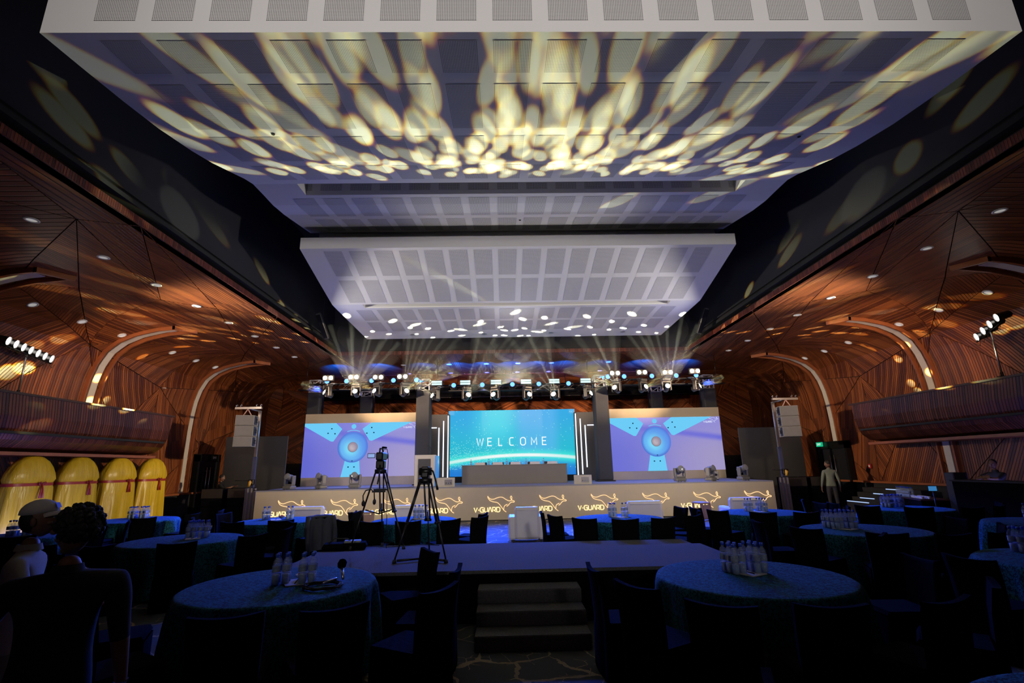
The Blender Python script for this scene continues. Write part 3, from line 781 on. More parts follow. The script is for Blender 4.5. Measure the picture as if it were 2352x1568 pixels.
for sx, y, z, mtb, mtt, lb in ((-1, 22.3, 2.45, METALB, mat('white_letters', (.7, .7, .7), .5), 'black exit sign with white letters over the left door'),
                          (1, 21.3, 2.50, emit('exit_green', rgb(20, 200, 140), .8), emit('exit_letters', (.9, 1, .95), 1), 'lit green exit sign above the right door')):
    r = empty('exit_sign', (CX+sx*13.06, y-.1 if sx < 0 else y, z)); tag(r, lb, 'sign')
    MB().box(-.02, .02, -.2, .2, -.09, .09).build('sign_box', mtb, r)
    MB().tube([(0, 0, .08), (sx*.1, 0, .16)], .01, 5).build('bracket', METALB, r)
    m = Matrix.Translation((-sx*.024, 0, 0)) @ Matrix.Rotation(sx*-pi/2, 4, 'Z') @ Matrix.Rotation(pi/2, 4, 'X')
    text3d('EXIT', .13, m, mtt, 'lettering', r)

# haze hanging around the stage lights
hz = bpy.data.materials.new('haze'); hz.use_nodes = True; nt = hz.node_tree; nt.nodes.clear()
vo = nt.nodes.new('ShaderNodeVolumeScatter'); vo.inputs['Density'].default_value = .035; vo.inputs['Anisotropy'].default_value = .2
ou = nt.nodes.new('ShaderNodeOutputMaterial'); nt.links.new(vo.outputs[0], ou.inputs['Volume']); MATS['haze'] = hz
vo.inputs['Density'].default_value = .05
hm = MB()
for (x, z, tx, ty) in FANS:                  # haze only in cones shaped to the beams, so the rays show
    o0 = Vector((x, HY-.34, z)); d = (Vector((tx, ty, 6.95))-o0).normalized(); L = 3.3
    q = d.to_track_quat('Z', 'Y').to_matrix().to_4x4()
    hm.lathe([(.02, .0), (.14, .25), (.66, 1.3), (1.5, L-.2), (1.0, L)], seg=20, m=Matrix.Translation(o0) @ q)
for x, z in HEADS_C+HEADS_L+HEADS_R:
    if any(abs(x-f[0]) < .02 for f in FANS): continue
    o0 = Vector((x, HY-.34, z)); d = Vector((-4. if x < 0 else 4., -6., 1.6)).normalized()
    hm.lathe([(.02, 0), (.10, .35), (.22, .9), (.1, 1.1)], seg=12, m=Matrix.Translation(o0) @ d.to_track_quat('Z', 'Y').to_matrix().to_4x4())
tag(hm.build('haze', hz), 'thin haze lit into fans of rays over the stage lamps', 'haze', kind='stuff')

# ------------------------------------------------------------------ stage
SZ = 1.17
st = empty('stage', (CX, 18.35, 0)); tag(st, 'wide low stage with grey carpet top and taupe fabric front', 'stage')
MB().box(-9.27, 9.27, 0, 6.2, SZ-.04, SZ).build('deck', STAGEC, st)
MB().box(-9.27, 9.27, .0, .03, .03, SZ-.04).build('fabric_front', TAUPE, st)
MB().box(-9.27, -9.2, .03, 6.2, .03, SZ-.04).build('side_skirt', CHARC, st); MB().box(9.2, 9.27, .03, 6.2, .03, SZ-.04).build('side_skirt', CHARC, st)
MB().box(-9.2, 9.2, .1, 6.1, 0, SZ-.05).build('frame', BLACK, st)

# glowing line drawings on the stage front
TL = {'V': [[(0, 1), (.35, 0), (.70, 1)]], '-': [[(.02, .45), (.25, .45)]],
      'G': [[(.72, 1), (.18, 1), (0, .80), (0, .2), (.18, 0), (.72, 0), (.72, .5), (.38, .5)]],
      'U': [[(0, 1), (0, .2), (.18, 0), (.54, 0), (.72, .2), (.72, 1)]], 'A': [[(0, 0), (.24, 1), (.40, 1), (.68, 0)]],
      'R': [[(0, 0), (0, 1), (.5, 1), (.66, .84), (.66, .55), (.5, .4), (.2, .4)], [(.36, .38), (.68, 0)]],
      'D': [[(0, 0), (0, 1), (.5, 1), (.72, .78), (.72, .22), (.5, 0), (0, 0)]],
      'W': [[(0, 1), (.22, 0), (.5, .9), (.78, 0), (1, 1)]], 'E': [[(.62, 1), (0, 1), (0, 0), (.62, 0)], [(0, .52), (.55, .52)]],
      'L': [[(0, 1), (0, 0), (.55, 0)]], 'C': [[(.62, 1), (.16, 1), (0, .84), (0, .16), (.16, 0), (.62, 0)]],
      'O': [[(.2, 1), (.56, 1), (.76, .8), (.76, .2), (.56, 0), (.2, 0), (0, .2), (0, .8), (.2, 1)]], 'M': [[(0, 0), (0, 1), (.4, .3), (.8, 1), (.8, 0)]]}
def letters(mb, txt, x, z, h, gap, wd, fn, sx=1., adv=None):
    for ch in txt:
        mx = 0
        for s in TL[ch]:
            mb.ribbon([(x+p[0]*h*sx, z+p[1]*h) for p in s], wd, fn, 0, .012); mx = max(mx, max(p[0] for p in s))
        x += mx*h*sx+gap if adv is None else adv
    return x
def smooth(P, n=4):
    out = []
    for i in range(len(P)-1):
        p0, p1, p2, p3 = P[max(i-1, 0)], P[i], P[i+1], P[min(i+2, len(P)-1)]
        for k in range(n):
            t = k/n
            out.append(tuple(.5*((2*p1[j])+(-p0[j]+p2[j])*t+(2*p0[j]-5*p1[j]+4*p2[j]-p3[j])*t*t+(-p0[j]+3*p1[j]-3*p2[j]+p3[j])*t**3) for j in (0, 1)))
    return out+[P[-1]]
ROO = [[(335, 640), (375, 685), (430, 695), (500, 672), (555, 662), (600, 672), (650, 705), (700, 725), (738, 713), (722, 675), (728, 650), (742, 652), (748, 680), (743, 710), (790, 733), (775, 748), (745, 745), (710, 765), (680, 800), (655, 812)],
       [(670, 780), (625, 800), (610, 835), (608, 870)],
       [(335, 655), (370, 710), (430, 735), (500, 750), (545, 790), (585, 845), (612, 878), (648, 903)]]
def roo(mb, x0, z0, k, wd, fn, lo=0, hi=.012):
    for s in ROO: mb.ribbon(smooth([(x0+(p[0]-105)*k, z0+(897-p[1])*k) for p in s], 3), wd, fn, lo, hi)
k = 1.52/(790-105)*.945
fnf = lambda x, z, h: (x, -h, z)
for i in range(10):
    x = -8.93+i*1.846
    r = empty('kangaroo_sign', (CX+x, 18.345, .30 if i < 4 else .30)); m1 = MB(); roo(m1, 0, 0, k, .018, fnf); m1.build('kangaroo_outline', L_NEON, r)
    m2 = MB(); letters(m2, 'V-GUARD', .0, .0, .150, .030, .028, fnf, 1.10); m2.build('lettering', L_TEXT, r)
    tag(r, f'glowing outline of leaping kangaroo with lettering, {ORD[i]} from left on the stage front', 'sign', 'kangaroo signs on the stage front')

# side screens
def logo_white(parent, x, z, s, fn):
    m1 = MB(); roo(m1, x, z, s/685, .010, fn, 0, .003); letters(m1, 'V-GUARD', x, z, s*.11, s*.022, .011, fn, .9); m1.build('corner_logo', M_LOGOW, parent)
for x0, x1, side in ((-8.9, -3.74, 'left'), (4.66, 9.88, 'right')):
    W = x1-x0; r = empty('screen_wall', (x0, 22.5, SZ)); tag(r, f'{side} tall taupe panel with a wide screen showing a blue ceiling fan', 'screen')
    H = 4.30-SZ; zb, zt = .36, 3.88-SZ
    MB().box(0, W, 0, .25, 0, H).build('fabric_board', TAUPE, r)
    sc = MB().quad((.0, -.012, zb), (W, -.012, zb), (W, -.012, zt), (.0, -.012, zt), [(0, 0), (1, 0), (1, 1), (0, 1)])
    sc.box(0, W, -.010, 0, zb, zt); disp = sc.build('display', M_SS, r)
    fn = lambda x, z, h: (x, -.014-h, z)
    hh = zt-zb; cx, cz = W*.425, zb+hh*.545
    def P(a, b): return (W*a, zb+hh*b)
    blades = [[(.0, 1.), (.27, 1.), (.325, .885), (.255, .655), (.235, .655), (.0, .945)], [(.575, 1.), (.93, 1.), (.585, .655), (.565, .665), (.50, .885)],
              [(.365, .315), (.485, .325), (.50, .0), (.335, .0)]]
    for b in blades: MB().prism([P(*q) for q in b], 0, .004, fn).build('fan_blade', M_BLADE, disp)
    dots = [(.235, .895), (.205, .81), (.265, .80), (.58, .905), (.54, .80), (.60, .81), (.425, .29), (.395, .18), (.445, .18)]
    dm = MB()
    for a, b in dots: dm.prism([(W*a+.035*cos(t*pi/4), zb+hh*b+.03*sin(t*pi/4)) for t in range(8)], .004, .006, fn)
    dm.build('blade_screws', M_DOT, disp)
    def disc(rad, mt, nm, lo, hi, dz=0):
        m = MB(); n = 40; n0 = len(m.v); pts = [(cx+rad*cos(2*pi*i/n), cz+dz+rad*sin(2*pi*i/n)) for i in range(n)]
        m.v += [fn(a, b, hi) for a, b in pts]; m.face(range(n), [((a-cx)/rad/2+.5, (b-cz-dz)/rad/2+.5) for a, b in pts]); return m.build(nm, mt, disp)
    disc(hh*.285, M_MOTOR, 'fan_motor', 0, .006); disc(hh*.095, M_HUB, 'fan_hub', 0, .009)
    m3 = MB(); m3.ribbon([(cx-W*.055+W*.11*i/8, cz+hh*.29+.06*sin(pi*i/8)) for i in range(9)], .03, fn, 0, .003); m3.build('fan_ring', M_BLADE, disp)
    disc(hh*.045, M_BLADE, 'fan_cap', 0, .003, hh*.385)
    logo_white(disp, W*.855, zb+hh*.885, W*.13, fn)

# centre screen
xa, xb = -2.54, 3.36; r = empty('screen_wall', (xa, 23.2, SZ)); tag(r, 'bright blue central screen reading welcome above a glowing horizon', 'screen')
W = xb-xa; zb, zt = 1.44-SZ, 4.41-SZ
MB().box(0, W, 0, .2, 0, zt).build('black_base', BLACK, r)
sc = MB().box(0, W, -.008, 0, zb, zt); disp = sc.build('display_case', BLACK, r)
MB().quad((0, -.012, zb), (W, -.012, zb), (W, -.012, zt), (0, -.012, zt), [(0, 0), (1, 0), (1, 1), (0, 1)]).build('display', M_SC, r)
m = MB(); letters(m, 'WELCOME', W*.222, zb+(zt-zb)*.455, .34, 0, .042, lambda x, z, h: (x, -.014-h*.4, z), .88, adv=.505)
m.build('lettering', M_WHITE1, r)

# dark wing panels with light lines either side of the centre screen
for sx, x0, x1, side in ((-1, -3.62, -2.46, 'left'), (1, 3.28, 4.52, 'right')):
    r = empty('wing_panel', (0, 22.85, SZ)); tag(r, f'dark panel with upright white light lines, {side} of the central screen', 'panel')
    MB().box(x0, x1, 0, .2, 0, 4.22-SZ).build('board', CHARC, r)
    e = x1 if sx < 0 else x0
    def v(off, za, zb2):
        x = e+sx*off; xs = sorted((x-.022, x+.022)); MB().box(xs[0], xs[1], -.03, 0, za-SZ, zb2-SZ).build('light_line', L_LED, r)
    v(.06, 1.35, 4.16); v(.27, 1.45, 3.92); v(.48, 1.75, 3.62)
    o = 1.05; x = e+sx*o; xs = sorted((x, e+sx*.58)); MB().box(xs[0], xs[1], -.03, 0, 3.60-SZ, 3.64-SZ).build('light_line', L_LED, r)
    v(o, 1.19, 3.64)

# dark panels standing beside the stage
for x0, x1, side in ((-11.5, -8.98, 'left'), (9.98, 12.6, 'right')):
    r = empty('masking_panel', (x0, 21.0, 0)); tag(r, f'tall plain dark grey masking panel beside the stage, {side} side', 'panel')
    MB().box(0, x1-x0, 0, .08, 0, 3.25).build('fabric_face', mat('slate_fabric', (.036, .037, .040), .85, noise=.08), r)
    for dx in (.2, x1-x0-.2): MB().tube([(dx, .1, 2.2), (dx, .9, .02)], .02, 6).build('brace', METAL, r)

# lighting towers
def lattice(mb, x0, x1, y0, y1, z0, z1, t=.02, step=.32):
    c = [(x0, y0), (x1, y0), (x1, y1), (x0, y1)]
    for a, b in c: mb.tube([(a, b, z0), (a, b, z1)], t, 6)
    n = max(1, round((z1-z0)/step))
    for i in range(n+1):
        z = z0+(z1-z0)*i/n
        for j in range(4): mb.tube([(*c[j], z), (*c[(j+1) % 4], z)], t*.7, 5)
        if i < n:
            for j in range(4): mb.tube([(*c[j], z), (*c[(j+1) % 4], z0+(z1-z0)*(i+1)/n)], t*.5, 5)
TW = [(-3.38, 21.2, SZ, 5.06, 5.46, 'in front, left of the central screen'), (4.21, 21.2, SZ, 5.10, 5.52, 'in front, right of the central screen'),
      (-8.82, 23.3, SZ, 5.36, 5.87, 'behind the outer end of the left screen'), (9.8, 23.3, SZ, 5.26, 5.82, 'behind the outer end of the right screen'),
      (-6.66, 24.3, SZ, 5.28, 5.45, 'behind the middle of the left screen'), (7.58, 24.3, SZ, 5.28, 5.48, 'behind the middle of the right screen')]
for x, y, z0, zs, zt, wh in TW:
    r = empty('lighting_tower', (x, y, z0)); tag(r, f'square truss tower in a grey cloth sleeve, {wh}', 'tower', 'lighting towers')
    MB().rbox(-.3, .3, -.3, .3, .05, zs-z0, .05).build('cloth_sleeve', mat('grey_sleeve', (.032, .034, .042), .85, noise=.1), r)
    MB().box(-.36, .36, -.36, .36, 0, .05).build('base_plate', METALB, r)
    m = MB(); lattice(m, -.24, .24, -.24, .24, zs-z0, zt-z0+.08, .035); m.build('truss_head', mat('brushed_aluminium', (.7, .7, .72), .5, .3), r)

# horizontal trusses
for x0, x1, z0, z1, lb in ((-3.1, 3.95, 4.98, 5.22, 'open black truss over the middle of the stage'), (-8.6, -3.72, 5.12, 5.36, 'open black truss over the left screen'),
                       (4.55, 9.5, 5.12, 5.36, 'open black truss over the right screen')):
    r = empty('lighting_truss', (0, 20.78, 0)); tag(r, lb, 'truss')
    m = MB(); n = round((x1-x0)/.3)
    for (a, b) in ((-.12, z0), (.12, z0), (-.12, z1), (.12, z1)): m.tube([(x0, a, b), (x1, a, b)], .022, 6)
    for i in range(n):
        xa, xb = x0+(x1-x0)*i/n, x0+(x1-x0)*(i+1)/n
        for a in (-.12, .12): m.tube([(xa, a, z0), (xb, a, z1)], .010, 4)
        m.tube([(xa, -.12, z1), (xb, .12, z1)], .010, 4)
    m.build('truss_tubes', mat('dull_metal', (.015, .015, .018), .5, .2), r)
    for xx in (x0+.3, x1-.3): MB().tube([(xx, 0, z1), (xx, 0, 6.36)], .012, 5).build('hoist_chain', METALB, r)
r = empty('lighting_truss', (0, 24.8, 0)); tag(r, 'long black cloth wrapped truss at the back, across the whole stage', 'truss')
MB().rbox(-9.4, 10.4, -.2, .2, 5.22, 5.78, .03).build('black_wrap', BLACKC, r)
m = MB()
for a, b in ((-.21, 5.24), (-.21, 5.76)): m.tube([(-9.5, a, b), (10.5, a, b)], .02, 6)
m.build('truss_tubes', METALB, r)
for xx in (-9, -3, 4, 10): MB().tube([(xx, 0, 5.78), (xx, 0, 6.2)], .012, 5).build('hoist_chain', METALB, r)

# moving heads --------------------------------------------------------------
def moving_head(name, loc, rz, tilt, hang, on, mbody):
    """base, yoke with two arms, head with a lens"""
    r = empty(name, loc, rz); s = -1 if hang else 1
    if hang:
        MB().rbox(-.17, .17, -.13, .13, .30, .41, .03).build('base', mbody, r)
        m = MB(); m.tube([(-.08, 0, .38), (-.08, .06, .44), (.0, .14, .47), (.0, .30, .47)], .018, 6); m.tube([(.09, 0, .38), (.09, .30, .46)], .018, 6); m.build('clamp', METAL, r)
        m = MB()
        for a in (-1, 1): m.rbox(a*.17-.035, a*.17+.035, -.08, .08, -.10, .26, .02)
        m.rbox(-.19, .19, -.09, .09, .22, .30, .02); m.build('yoke', mbody, r)
    else:
        m = MB(); m.rbox(-.20, .20, -.15, .15, .03, .14, .03)
        for a in (-.13, 0, .13): m.lathe([(.03, 0), (.03, .04)], (a, -.12, 0), 8)
        m.build('base', mbody, r)
        m = MB(); m.rbox(-.19, .19, -.09, .09, .14, .20, .02)
        for a in (-1, 1): m.rbox(a*.17-.035, a*.17+.035, -.08, .08, .18, .50, .02)
        m.build('yoke', mbody, r)
    cz = .0 if hang else .42
    Mx = Matrix.Translation((0, 0, cz)) @ Matrix.Rotation(tilt, 4, 'X') @ Matrix.Rotation(pi/2, 4, 'X')
    h = MB().lathe([(.06, -.20), (.115, -.17), (.125, -.02), (.11, .05), (.105, .15), (.115, .16), (.115, .19)], (0, 0, 0), 16, m=Mx).build('head', mbody, r)
    MB().lathe([(.0, .206), (.06, .203), (.100, .192)], (0, 0, 0), 16, m=Mx, cap=False).build('lens', L_HOT if on else mat('glass_lens', (.25, .28, .32), .08, .3), h)
    return r
MOV = mat('mover_grey', (.13, .13, .13), .35)
mgrey = mat('dark_grey_plastic', (.022, .022, .025), .4)
heads = [(x, z, 'centre') for x, z in HEADS_C]+[(x, z, 'left') for x, z in HEADS_L]+[(x, z, 'right') for x, z in HEADS_R]
cnt = {}
for i, (x, z, wh) in enumerate(heads):
    k = cnt.get(wh, 0); cnt[wh] = k+1
    tw = (-.9, .5, -.5, .5, -.5, .9, -.9, 0, -.6, .7, -.7, .5, 0, .9)[i]
    r = moving_head('moving_head_light', (x, HY, z), tw, -.35, True, True, mgrey)
    tag(r, f'lit moving head lamp, {ORD[k]} from the left over the {"central" if wh=="centre" else wh} screen', 'stage light', f'moving heads over the {wh} screen')
FL = [(-7.84, .35, 'left'), (-6.69, .7, 'left'), (-5.46, .0, 'left'), (6.53, -.1, 'right'), (7.68, -.7, 'right'), (8.9, -.35, 'right')]
cnt = {}
for x, rz, wh in FL:
    k = cnt.get(wh, 0); cnt[wh] = k+1
    r = moving_head('moving_head_light', (x, 18.85, SZ), -rz, -.35, False, False, MOV)
    tag(r, f'grey unlit moving head lamp on stage edge, {ORD[k]} from left, {wh} side', 'stage light', f'floor moving heads on the {wh} side')
def fixture(kind, x, z, k, wh):
    if kind == 'blinder':
        r = empty('blinder_light', (x, HY, z)); MB().rbox(-.24, .24, -.05, .12, -.13, .13, .03).build('housing', mgrey, r)
        for a in (-.12, .12): MB().lathe([(.0, .058), (.06, .064), (.088, .052)], (0, 0, 0), 16, m=Matrix.Translation((a, 0, 0)) @ Matrix.Rotation(pi/2, 4, 'X'), cap=False).build('lamp', L_HOT, r)
        MB().tube([(0, .1, .0), (0, .3, -.25)], .02, 6).build('clamp', METALB, r)
        lb, cat = f'twin round warm lamps, {ORD[k]} from the left over the {wh} screen', 'stage light'
    elif kind == 'strobe':
        r = empty('strobe_light', (x, HY, z)); MB().rbox(-.24, .24, 0, .12, -.11, .11, .02).build('housing', mgrey, r)
        for a in (-1, 1): MB().box(-.21, .21, -.008, .002, min(a*.012, a*.088), max(a*.012, a*.088)).build('light_panel', L_CYAN, r)
        MB().tube([(0, .1, 0), (0, .3, -.2)], .02, 6).build('clamp', METALB, r)
        lb, cat = f'rectangular pale cyan light, {ORD[k]} from the left over the central screen', 'stage light'
    else:
        r = empty('par_light', (x, HY+.05, z)); MB().lathe([(.10, -.20), (.11, -.16), (.115, -.01), (.10, .0)], m=Matrix.Rotation(pi/2, 4, 'X')).build('housing', METALB, r)
        MB().lathe([(.0, .012), (.095, .006)], m=Matrix.Rotation(pi/2, 4, 'X'), cap=False).build('lens', L_BLUE, r)
        MB().tube([(-.12, .08, 0), (-.12, .08, -.16), (.12, .08, -.16), (.12, .08, 0)], .012, 5).tube([(0, .08, -.16), (0, .42, -.16)], .012, 5).build('yoke', METALB, r)
        lb, cat = f'small round blue lamp, {ORD[k]} from the left over the {wh} screen', 'stage light'
    tag(r, lb, cat, f'{kind} lamps over the {wh} screen'); return r
for k, (x, z) in enumerate([(-7.27, 5.56), (-6.21, 5.58), (-5.19, 5.56), (-4.18, 5.57)]): fixture('blinder', x, z, k, 'left')
for k, (x, z) in enumerate([(4.74, 5.57), (5.89, 5.59), (6.98, 5.57), (8.14, 5.61)]): fixture('blinder', x, z, k, 'right')
for k, x in enumerate((-2.75, -1.56, -.28, .98, 2.17, 3.49)): fixture('strobe', x, 5.28, k, 'central')
for k, x in enumerate((-7.33, -6.52, -5.48, -4.57, -3.61)): fixture('blue par', x, 5.43, k, 'left')
for k, x in enumerate((-2.05, -.85, .41, 1.52, 2.77)): fixture('blue par', x, 5.18, k, 'central')
for k, x in enumerate((4.45, 5.14, 6.32, 7.36, 8.21)): fixture('blue par', x, 5.44, k, 'right')

# panel table, chairs and things on it
r = empty('panel_table', (.43, 20.5, SZ)); tag(r, 'long grey fabric covered panel table before the central screen', 'table')
MB().rbox(-2.12, 2.12, 0, .75, 0, .72, .01).build('fabric_cover', GREYF, r); MB().box(-2.14, 2.14, -.01, .77, .72, .75).build('tabletop', GREYF, r)
def bottle_proto():
    r = empty('water_bottle')
    body = MB().lathe([(.0, .002), (.028, .0), (.032, .01), (.030, .05), (.032, .08), (.031, .15), (.026, .175), (.013, .195), (.0125, .205)], seg=10, cap=False).build('bottle_body', PET, r)
    MB().lathe([(.0145, .203), (.015, .225), (.012, .228)], seg=8).build('cap', mat('blue_cap', (.03, .09, .55), .35), r)
    MB().lathe([(.0325, .095), (.0325, .14)], seg=10, cap=False).build('label_band', mat('bottle_label', (.30, .38, .55), .5, noise=.6, nscale=60), r)
    MB().lathe([(.0, .004), (.0275, .006), (.029, .075), (.0, .075)], seg=8, cap=False).build('water', mat('water', (.35, .5, .85), .1, noise=0, spec=.8), r)
    return r
g = G('clear_bottle'); g.b.inputs['Base Color'].default_value = (.8, .9, 1, 1); g.b.inputs['Roughness'].default_value = .12
g.b.inputs['Specular IOR Level'].default_value = .9
tr = g.n('ShaderNodeBsdfTransparent'); tr.inputs[0].default_value = (.92, .95, 1, 1); ms = g.n('ShaderNodeMixShader')
tx = g.n('ShaderNodeTexCoord'); nz = g.n('ShaderNodeTexWave'); nz.inputs['Scale'].default_value = 30; nz.bands_direction = 'Z'; g.put(tx.outputs['Object'], nz.inputs['Vector'])
g.put(g.math('MULTIPLY_ADD', nz.outputs['Fac'], .24, .05), ms.inputs[0]); g.put(tr.outputs[0], ms.inputs[1]); g.put(g.b.outputs[0], ms.inputs[2])
out = [n for n in g.nt.nodes if n.type == 'OUTPUT_MATERIAL'][0]; g.put(ms.outputs[0], out.inputs[0]); PET = g.m
BOT = bottle_proto(); BOTT = tree_of(BOT); bot_used = [False]
def bottle(x, y, z, lb, gp):
    o = BOT if not bot_used[0] else copy_tree(BOT, BOTT); bot_used[0] = True
    o.location = (x, y, z); o.rotation_euler = (0, 0, random.random()*6); o.scale = (1.22, 1.22, 1.26) if z < 1 else (1, 1, 1); tag(o, lb, 'bottle', gp); return o
for i, (x, n) in enumerate(((-.97, 'first'), (-.25, 'second'), (.48, 'third'), (1.27, 'fourth'), (1.98, 'fifth'))):
    c = empty('panel_chair', (x, 21.55, SZ)); tag(c, f'low chair back showing above the panel table, {n} from the left', 'chair', 'chairs behind the panel table')
    MB().rbox(-.24, .24, -.24, .24, .38, .46, .04).build('seat', CHARC, c); MB().rbox(-.25, .25, .18, .24, .46, .86, .04).build('backrest', CHARC, c)
    for a in (-.2, .2):
        for b in (-.2, .2): MB().tube([(a, b, 0), (a, b, .4)], .015, 6).build('leg', METAL, c)
    f = empty('name_folder', (x, 20.68, SZ+.75)); tag(f, f'white folded papers on the panel table, {n} set from the left', 'papers', 'papers on the panel table')
    MB().box(-.22, .22, -.06, .06, 0, .012).build('sheet', mat('paper', (.75, .72, .68), .7, noise=.05), f)
    MB().quad((-.2, -.05, .012), (.2, -.05, .012), (.2, .0, .10), (-.2, .0, .10)).quad((-.2, .05, .012), (.2, .05, .012), (.2, .0, .10), (-.2, .0, .10)).build('folded_card', mat('paper', (0, 0, 0)), f)
    bottle(x-.36, 20.62, SZ+.75, f'small water bottle on the panel table, {n} from the left', 'bottles on the panel table')

# lectern
r = empty('lectern', (-3.02, 19.6, SZ)); tag(r, 'light grey lectern with dark front panel and gooseneck microphones', 'lectern')
MB().rbox(-.42, .36, 0, .5, .0, 1.14, .01).build('body', mat('lectern_laminate', (.50, .47, .44), .5, noise=.05), r)
MB().box(-.28, .20, -.015, 0, .06, 1.02).build('dark_front_panel', CHARC, r)
MB().box(.365, .47, .02, .48, 0, 1.13).build('blue_side_fin', mat('blue_acrylic', (.05, .25, .6), .2, emis=rgb(70, 130, 220), es=.35), r)
MB().box(-.42, .36, .0, .5, 1.14, 1.17).build('top', mat('lectern_laminate', (0, 0, 0)), r)
for a in (.15, .22): MB().tube([(a, .2, 1.17), (a, .2, 1.30), (a-.05, .2, 1.42), (a-.16, .2, 1.55)], .008, 6).build('gooseneck_microphone', METALB, r)

# wedge monitors
for x, rz, wh in ((-2.16, .25, 'left'), (2.92, -.2, 'right')):
    r = empty('stage_monitor', (x, 18.85, SZ), rz+pi); tag(r, f'grey wedge floor monitor on the stage edge, {wh} of centre', 'loudspeaker')
    m = MB(); prof = [(-.2, 0), (.24, 0), (.24, .12), (.05, .32), (-.2, .32)]
    m.prism(prof, -.32, .32, lambda a, b, h: (h, -a, b)); m.build('cabinet', mat('monitor_paint', (.40, .38, .34), .5), r)
    MB().box(-.22, .05, .202, .21, .06, .25).build('connector_plate', mat('connector_plate', (.22, .21, .2), .35, .5), r)
    m = MB()
    for a in (-.17, -.08, .0): m.lathe([(.02, 0), (.02, .012)], m=Matrix.Translation((a, .21, .13)) @ Matrix.Rotation(-pi/2, 4, 'X'), seg=8)
    m.build('sockets', CHROME, r)
    m = MB(); s2 = .707; m.quad((-.29, -.235, .135), (.29, -.235, .135), (.29, -.06, .30), (-.29, -.06, .30)); m.build('grille', METALB, r)

# hazer and cable on stage right
r = empty('haze_machine', (8.4, 20.3, SZ)); tag(r, 'small pale haze machine on the stage, far right', 'machine')
MB().rbox(-.14, .14, -.2, .2, .03, .32, .02).build('casing', GREYP, r); MB().lathe([(.05, 0), (.04, .08)], m=Matrix.Translation((0, -.2, .2)) @ Matrix.Rotation(pi/2, 4, 'X')).build('nozzle', METALB, r)
MB().tube([(-.12, 0, .32), (-.12, 0, .38), (.12, 0, .38), (.12, 0, .32)], .01, 6).build('carry_handle', METALB, r); MB().box(-.12, .12, -.18, .18, 0, .03).build('foot', RUBBER, r)
c = MB().tube(smooth([(-6.9, 0), (-5.8, .12), (-4.6, -.02), (-3.6, .1), (-3.3, .35)], 5) and [(a, 18.6+b*.5, SZ+.012) for a, b in smooth([(-9, 0), (-6.9, .0), (-5.8, .16), (-4.6, -.02), (-3.6, .1), (-3.3, .5)], 6)], .012, 5).build('cable', RUBBER)
tag(c, 'black cable lying along the left stage edge to the lectern', 'cable')

# line array speakers on lifting towers
for sx, x, side in ((-1, -9.73, 'left'), (1, 11.03, 'right')):
    r = empty('line_array', (x, 19.0, 2.74), -sx*.28); tag(r, f'hanging stack of three grey loudspeakers beside the stage, {side} side', 'loudspeaker')
    for k in range(3):
        z = .78-k*.39; cb = MB(); yo = (-.03, 0, -.03)[k]
        cb.prism([(-.32, -.30), (.30, -.30), (.36, .25), (-.36, .25)], z, z+.375, lambda a, b, h, yo=yo: (a, b+yo, h))
        c = cb.build('cabinet', mat('speaker_grey', (.22, .215, .21), .5, noise=.05), r)
        MB().box(-.30, .28, -.318+yo, -.30+yo, z+.015, z+.36).build('grille', mat('speaker_mesh', (.16, .16, .16), .6), c)
        xs = sorted((-sx*.325, -sx*.345)); MB().box(xs[0], xs[1], -.22+yo, .2+yo, z+.03, z+.345).build('driver_panel', mat('blue_black', (.02, .03, .08), .4), c)
        for b in (-.1, .1): MB().lathe([(.085, 0), (.07, .012), (.02, -.01)], m=Matrix.Translation((-sx*.346, b, z+.19)) @ Matrix.Rotation(-sx*pi/2, 4, 'Y'), seg=14).build('driver', METALB, c)
    MB().tube([(-.15, 0, 1.155), (0, 0, 1.42)], .02, 6).tube([(.15, 0, 1.155), (0, 0, 1.42)], .02, 6).build('hanging_strap', mat('pink_strap', (.55, .35, .33), .7), r)
    m = empty('lifting_tower', (x, 19.05, 0)); tag(m, f'telescopic lifting tower carrying the {side} loudspeaker stack', 'stand')
    MB().box(-.06, .06, .85, .97, 0, 2.4).build('lower_mast', mat('blue_mast', (.05, .06, .14), .4), m); MB().box(-.045, .045, .865, .955, 2.4, 4.2).build('upper_mast', METAL, m)
    MB().tube([(0, .9, 4.18), (0, .0, 4.18)], .035, 6).build('arm', METAL, m)
    b = MB(); b.box(-.5, .5, -.05, .05, 4.16, 4.24); b.build('cross_bar', METAL, m)
    for a in (-.46, -.3, .3, .46): MB().tube([(a, 0, 4.24), (a-.03, 0, 4.30), (a, 0, 4.34), (a+.03, 0, 4.30)], .014, 6).build('clamp', METAL, m)
    for a in range(4): th = pi/4+a*pi/2; MB().tube([(0, .91, .3), (.3*cos(th), .98+.25*sin(th), .03)], .025, 6).build('leg', METALB, m)
    MB().rbox(-.08, .12, .70, .85, 1.35, 1.55, .02).build('winch', METALB, m); MB().tube([(.0, .7, 1.5), (-.55, .65, 1.52)], .012, 6).build('crank', METALB, m)
    MB().tube([(0, .70, 1.50), (.02, .66, 1.45), (-.02, .66, 1.28)], [.03, .06, .04], 7).build('yellow_sling', mat('yellow_sling', (.6, .35, .05), .6), m)

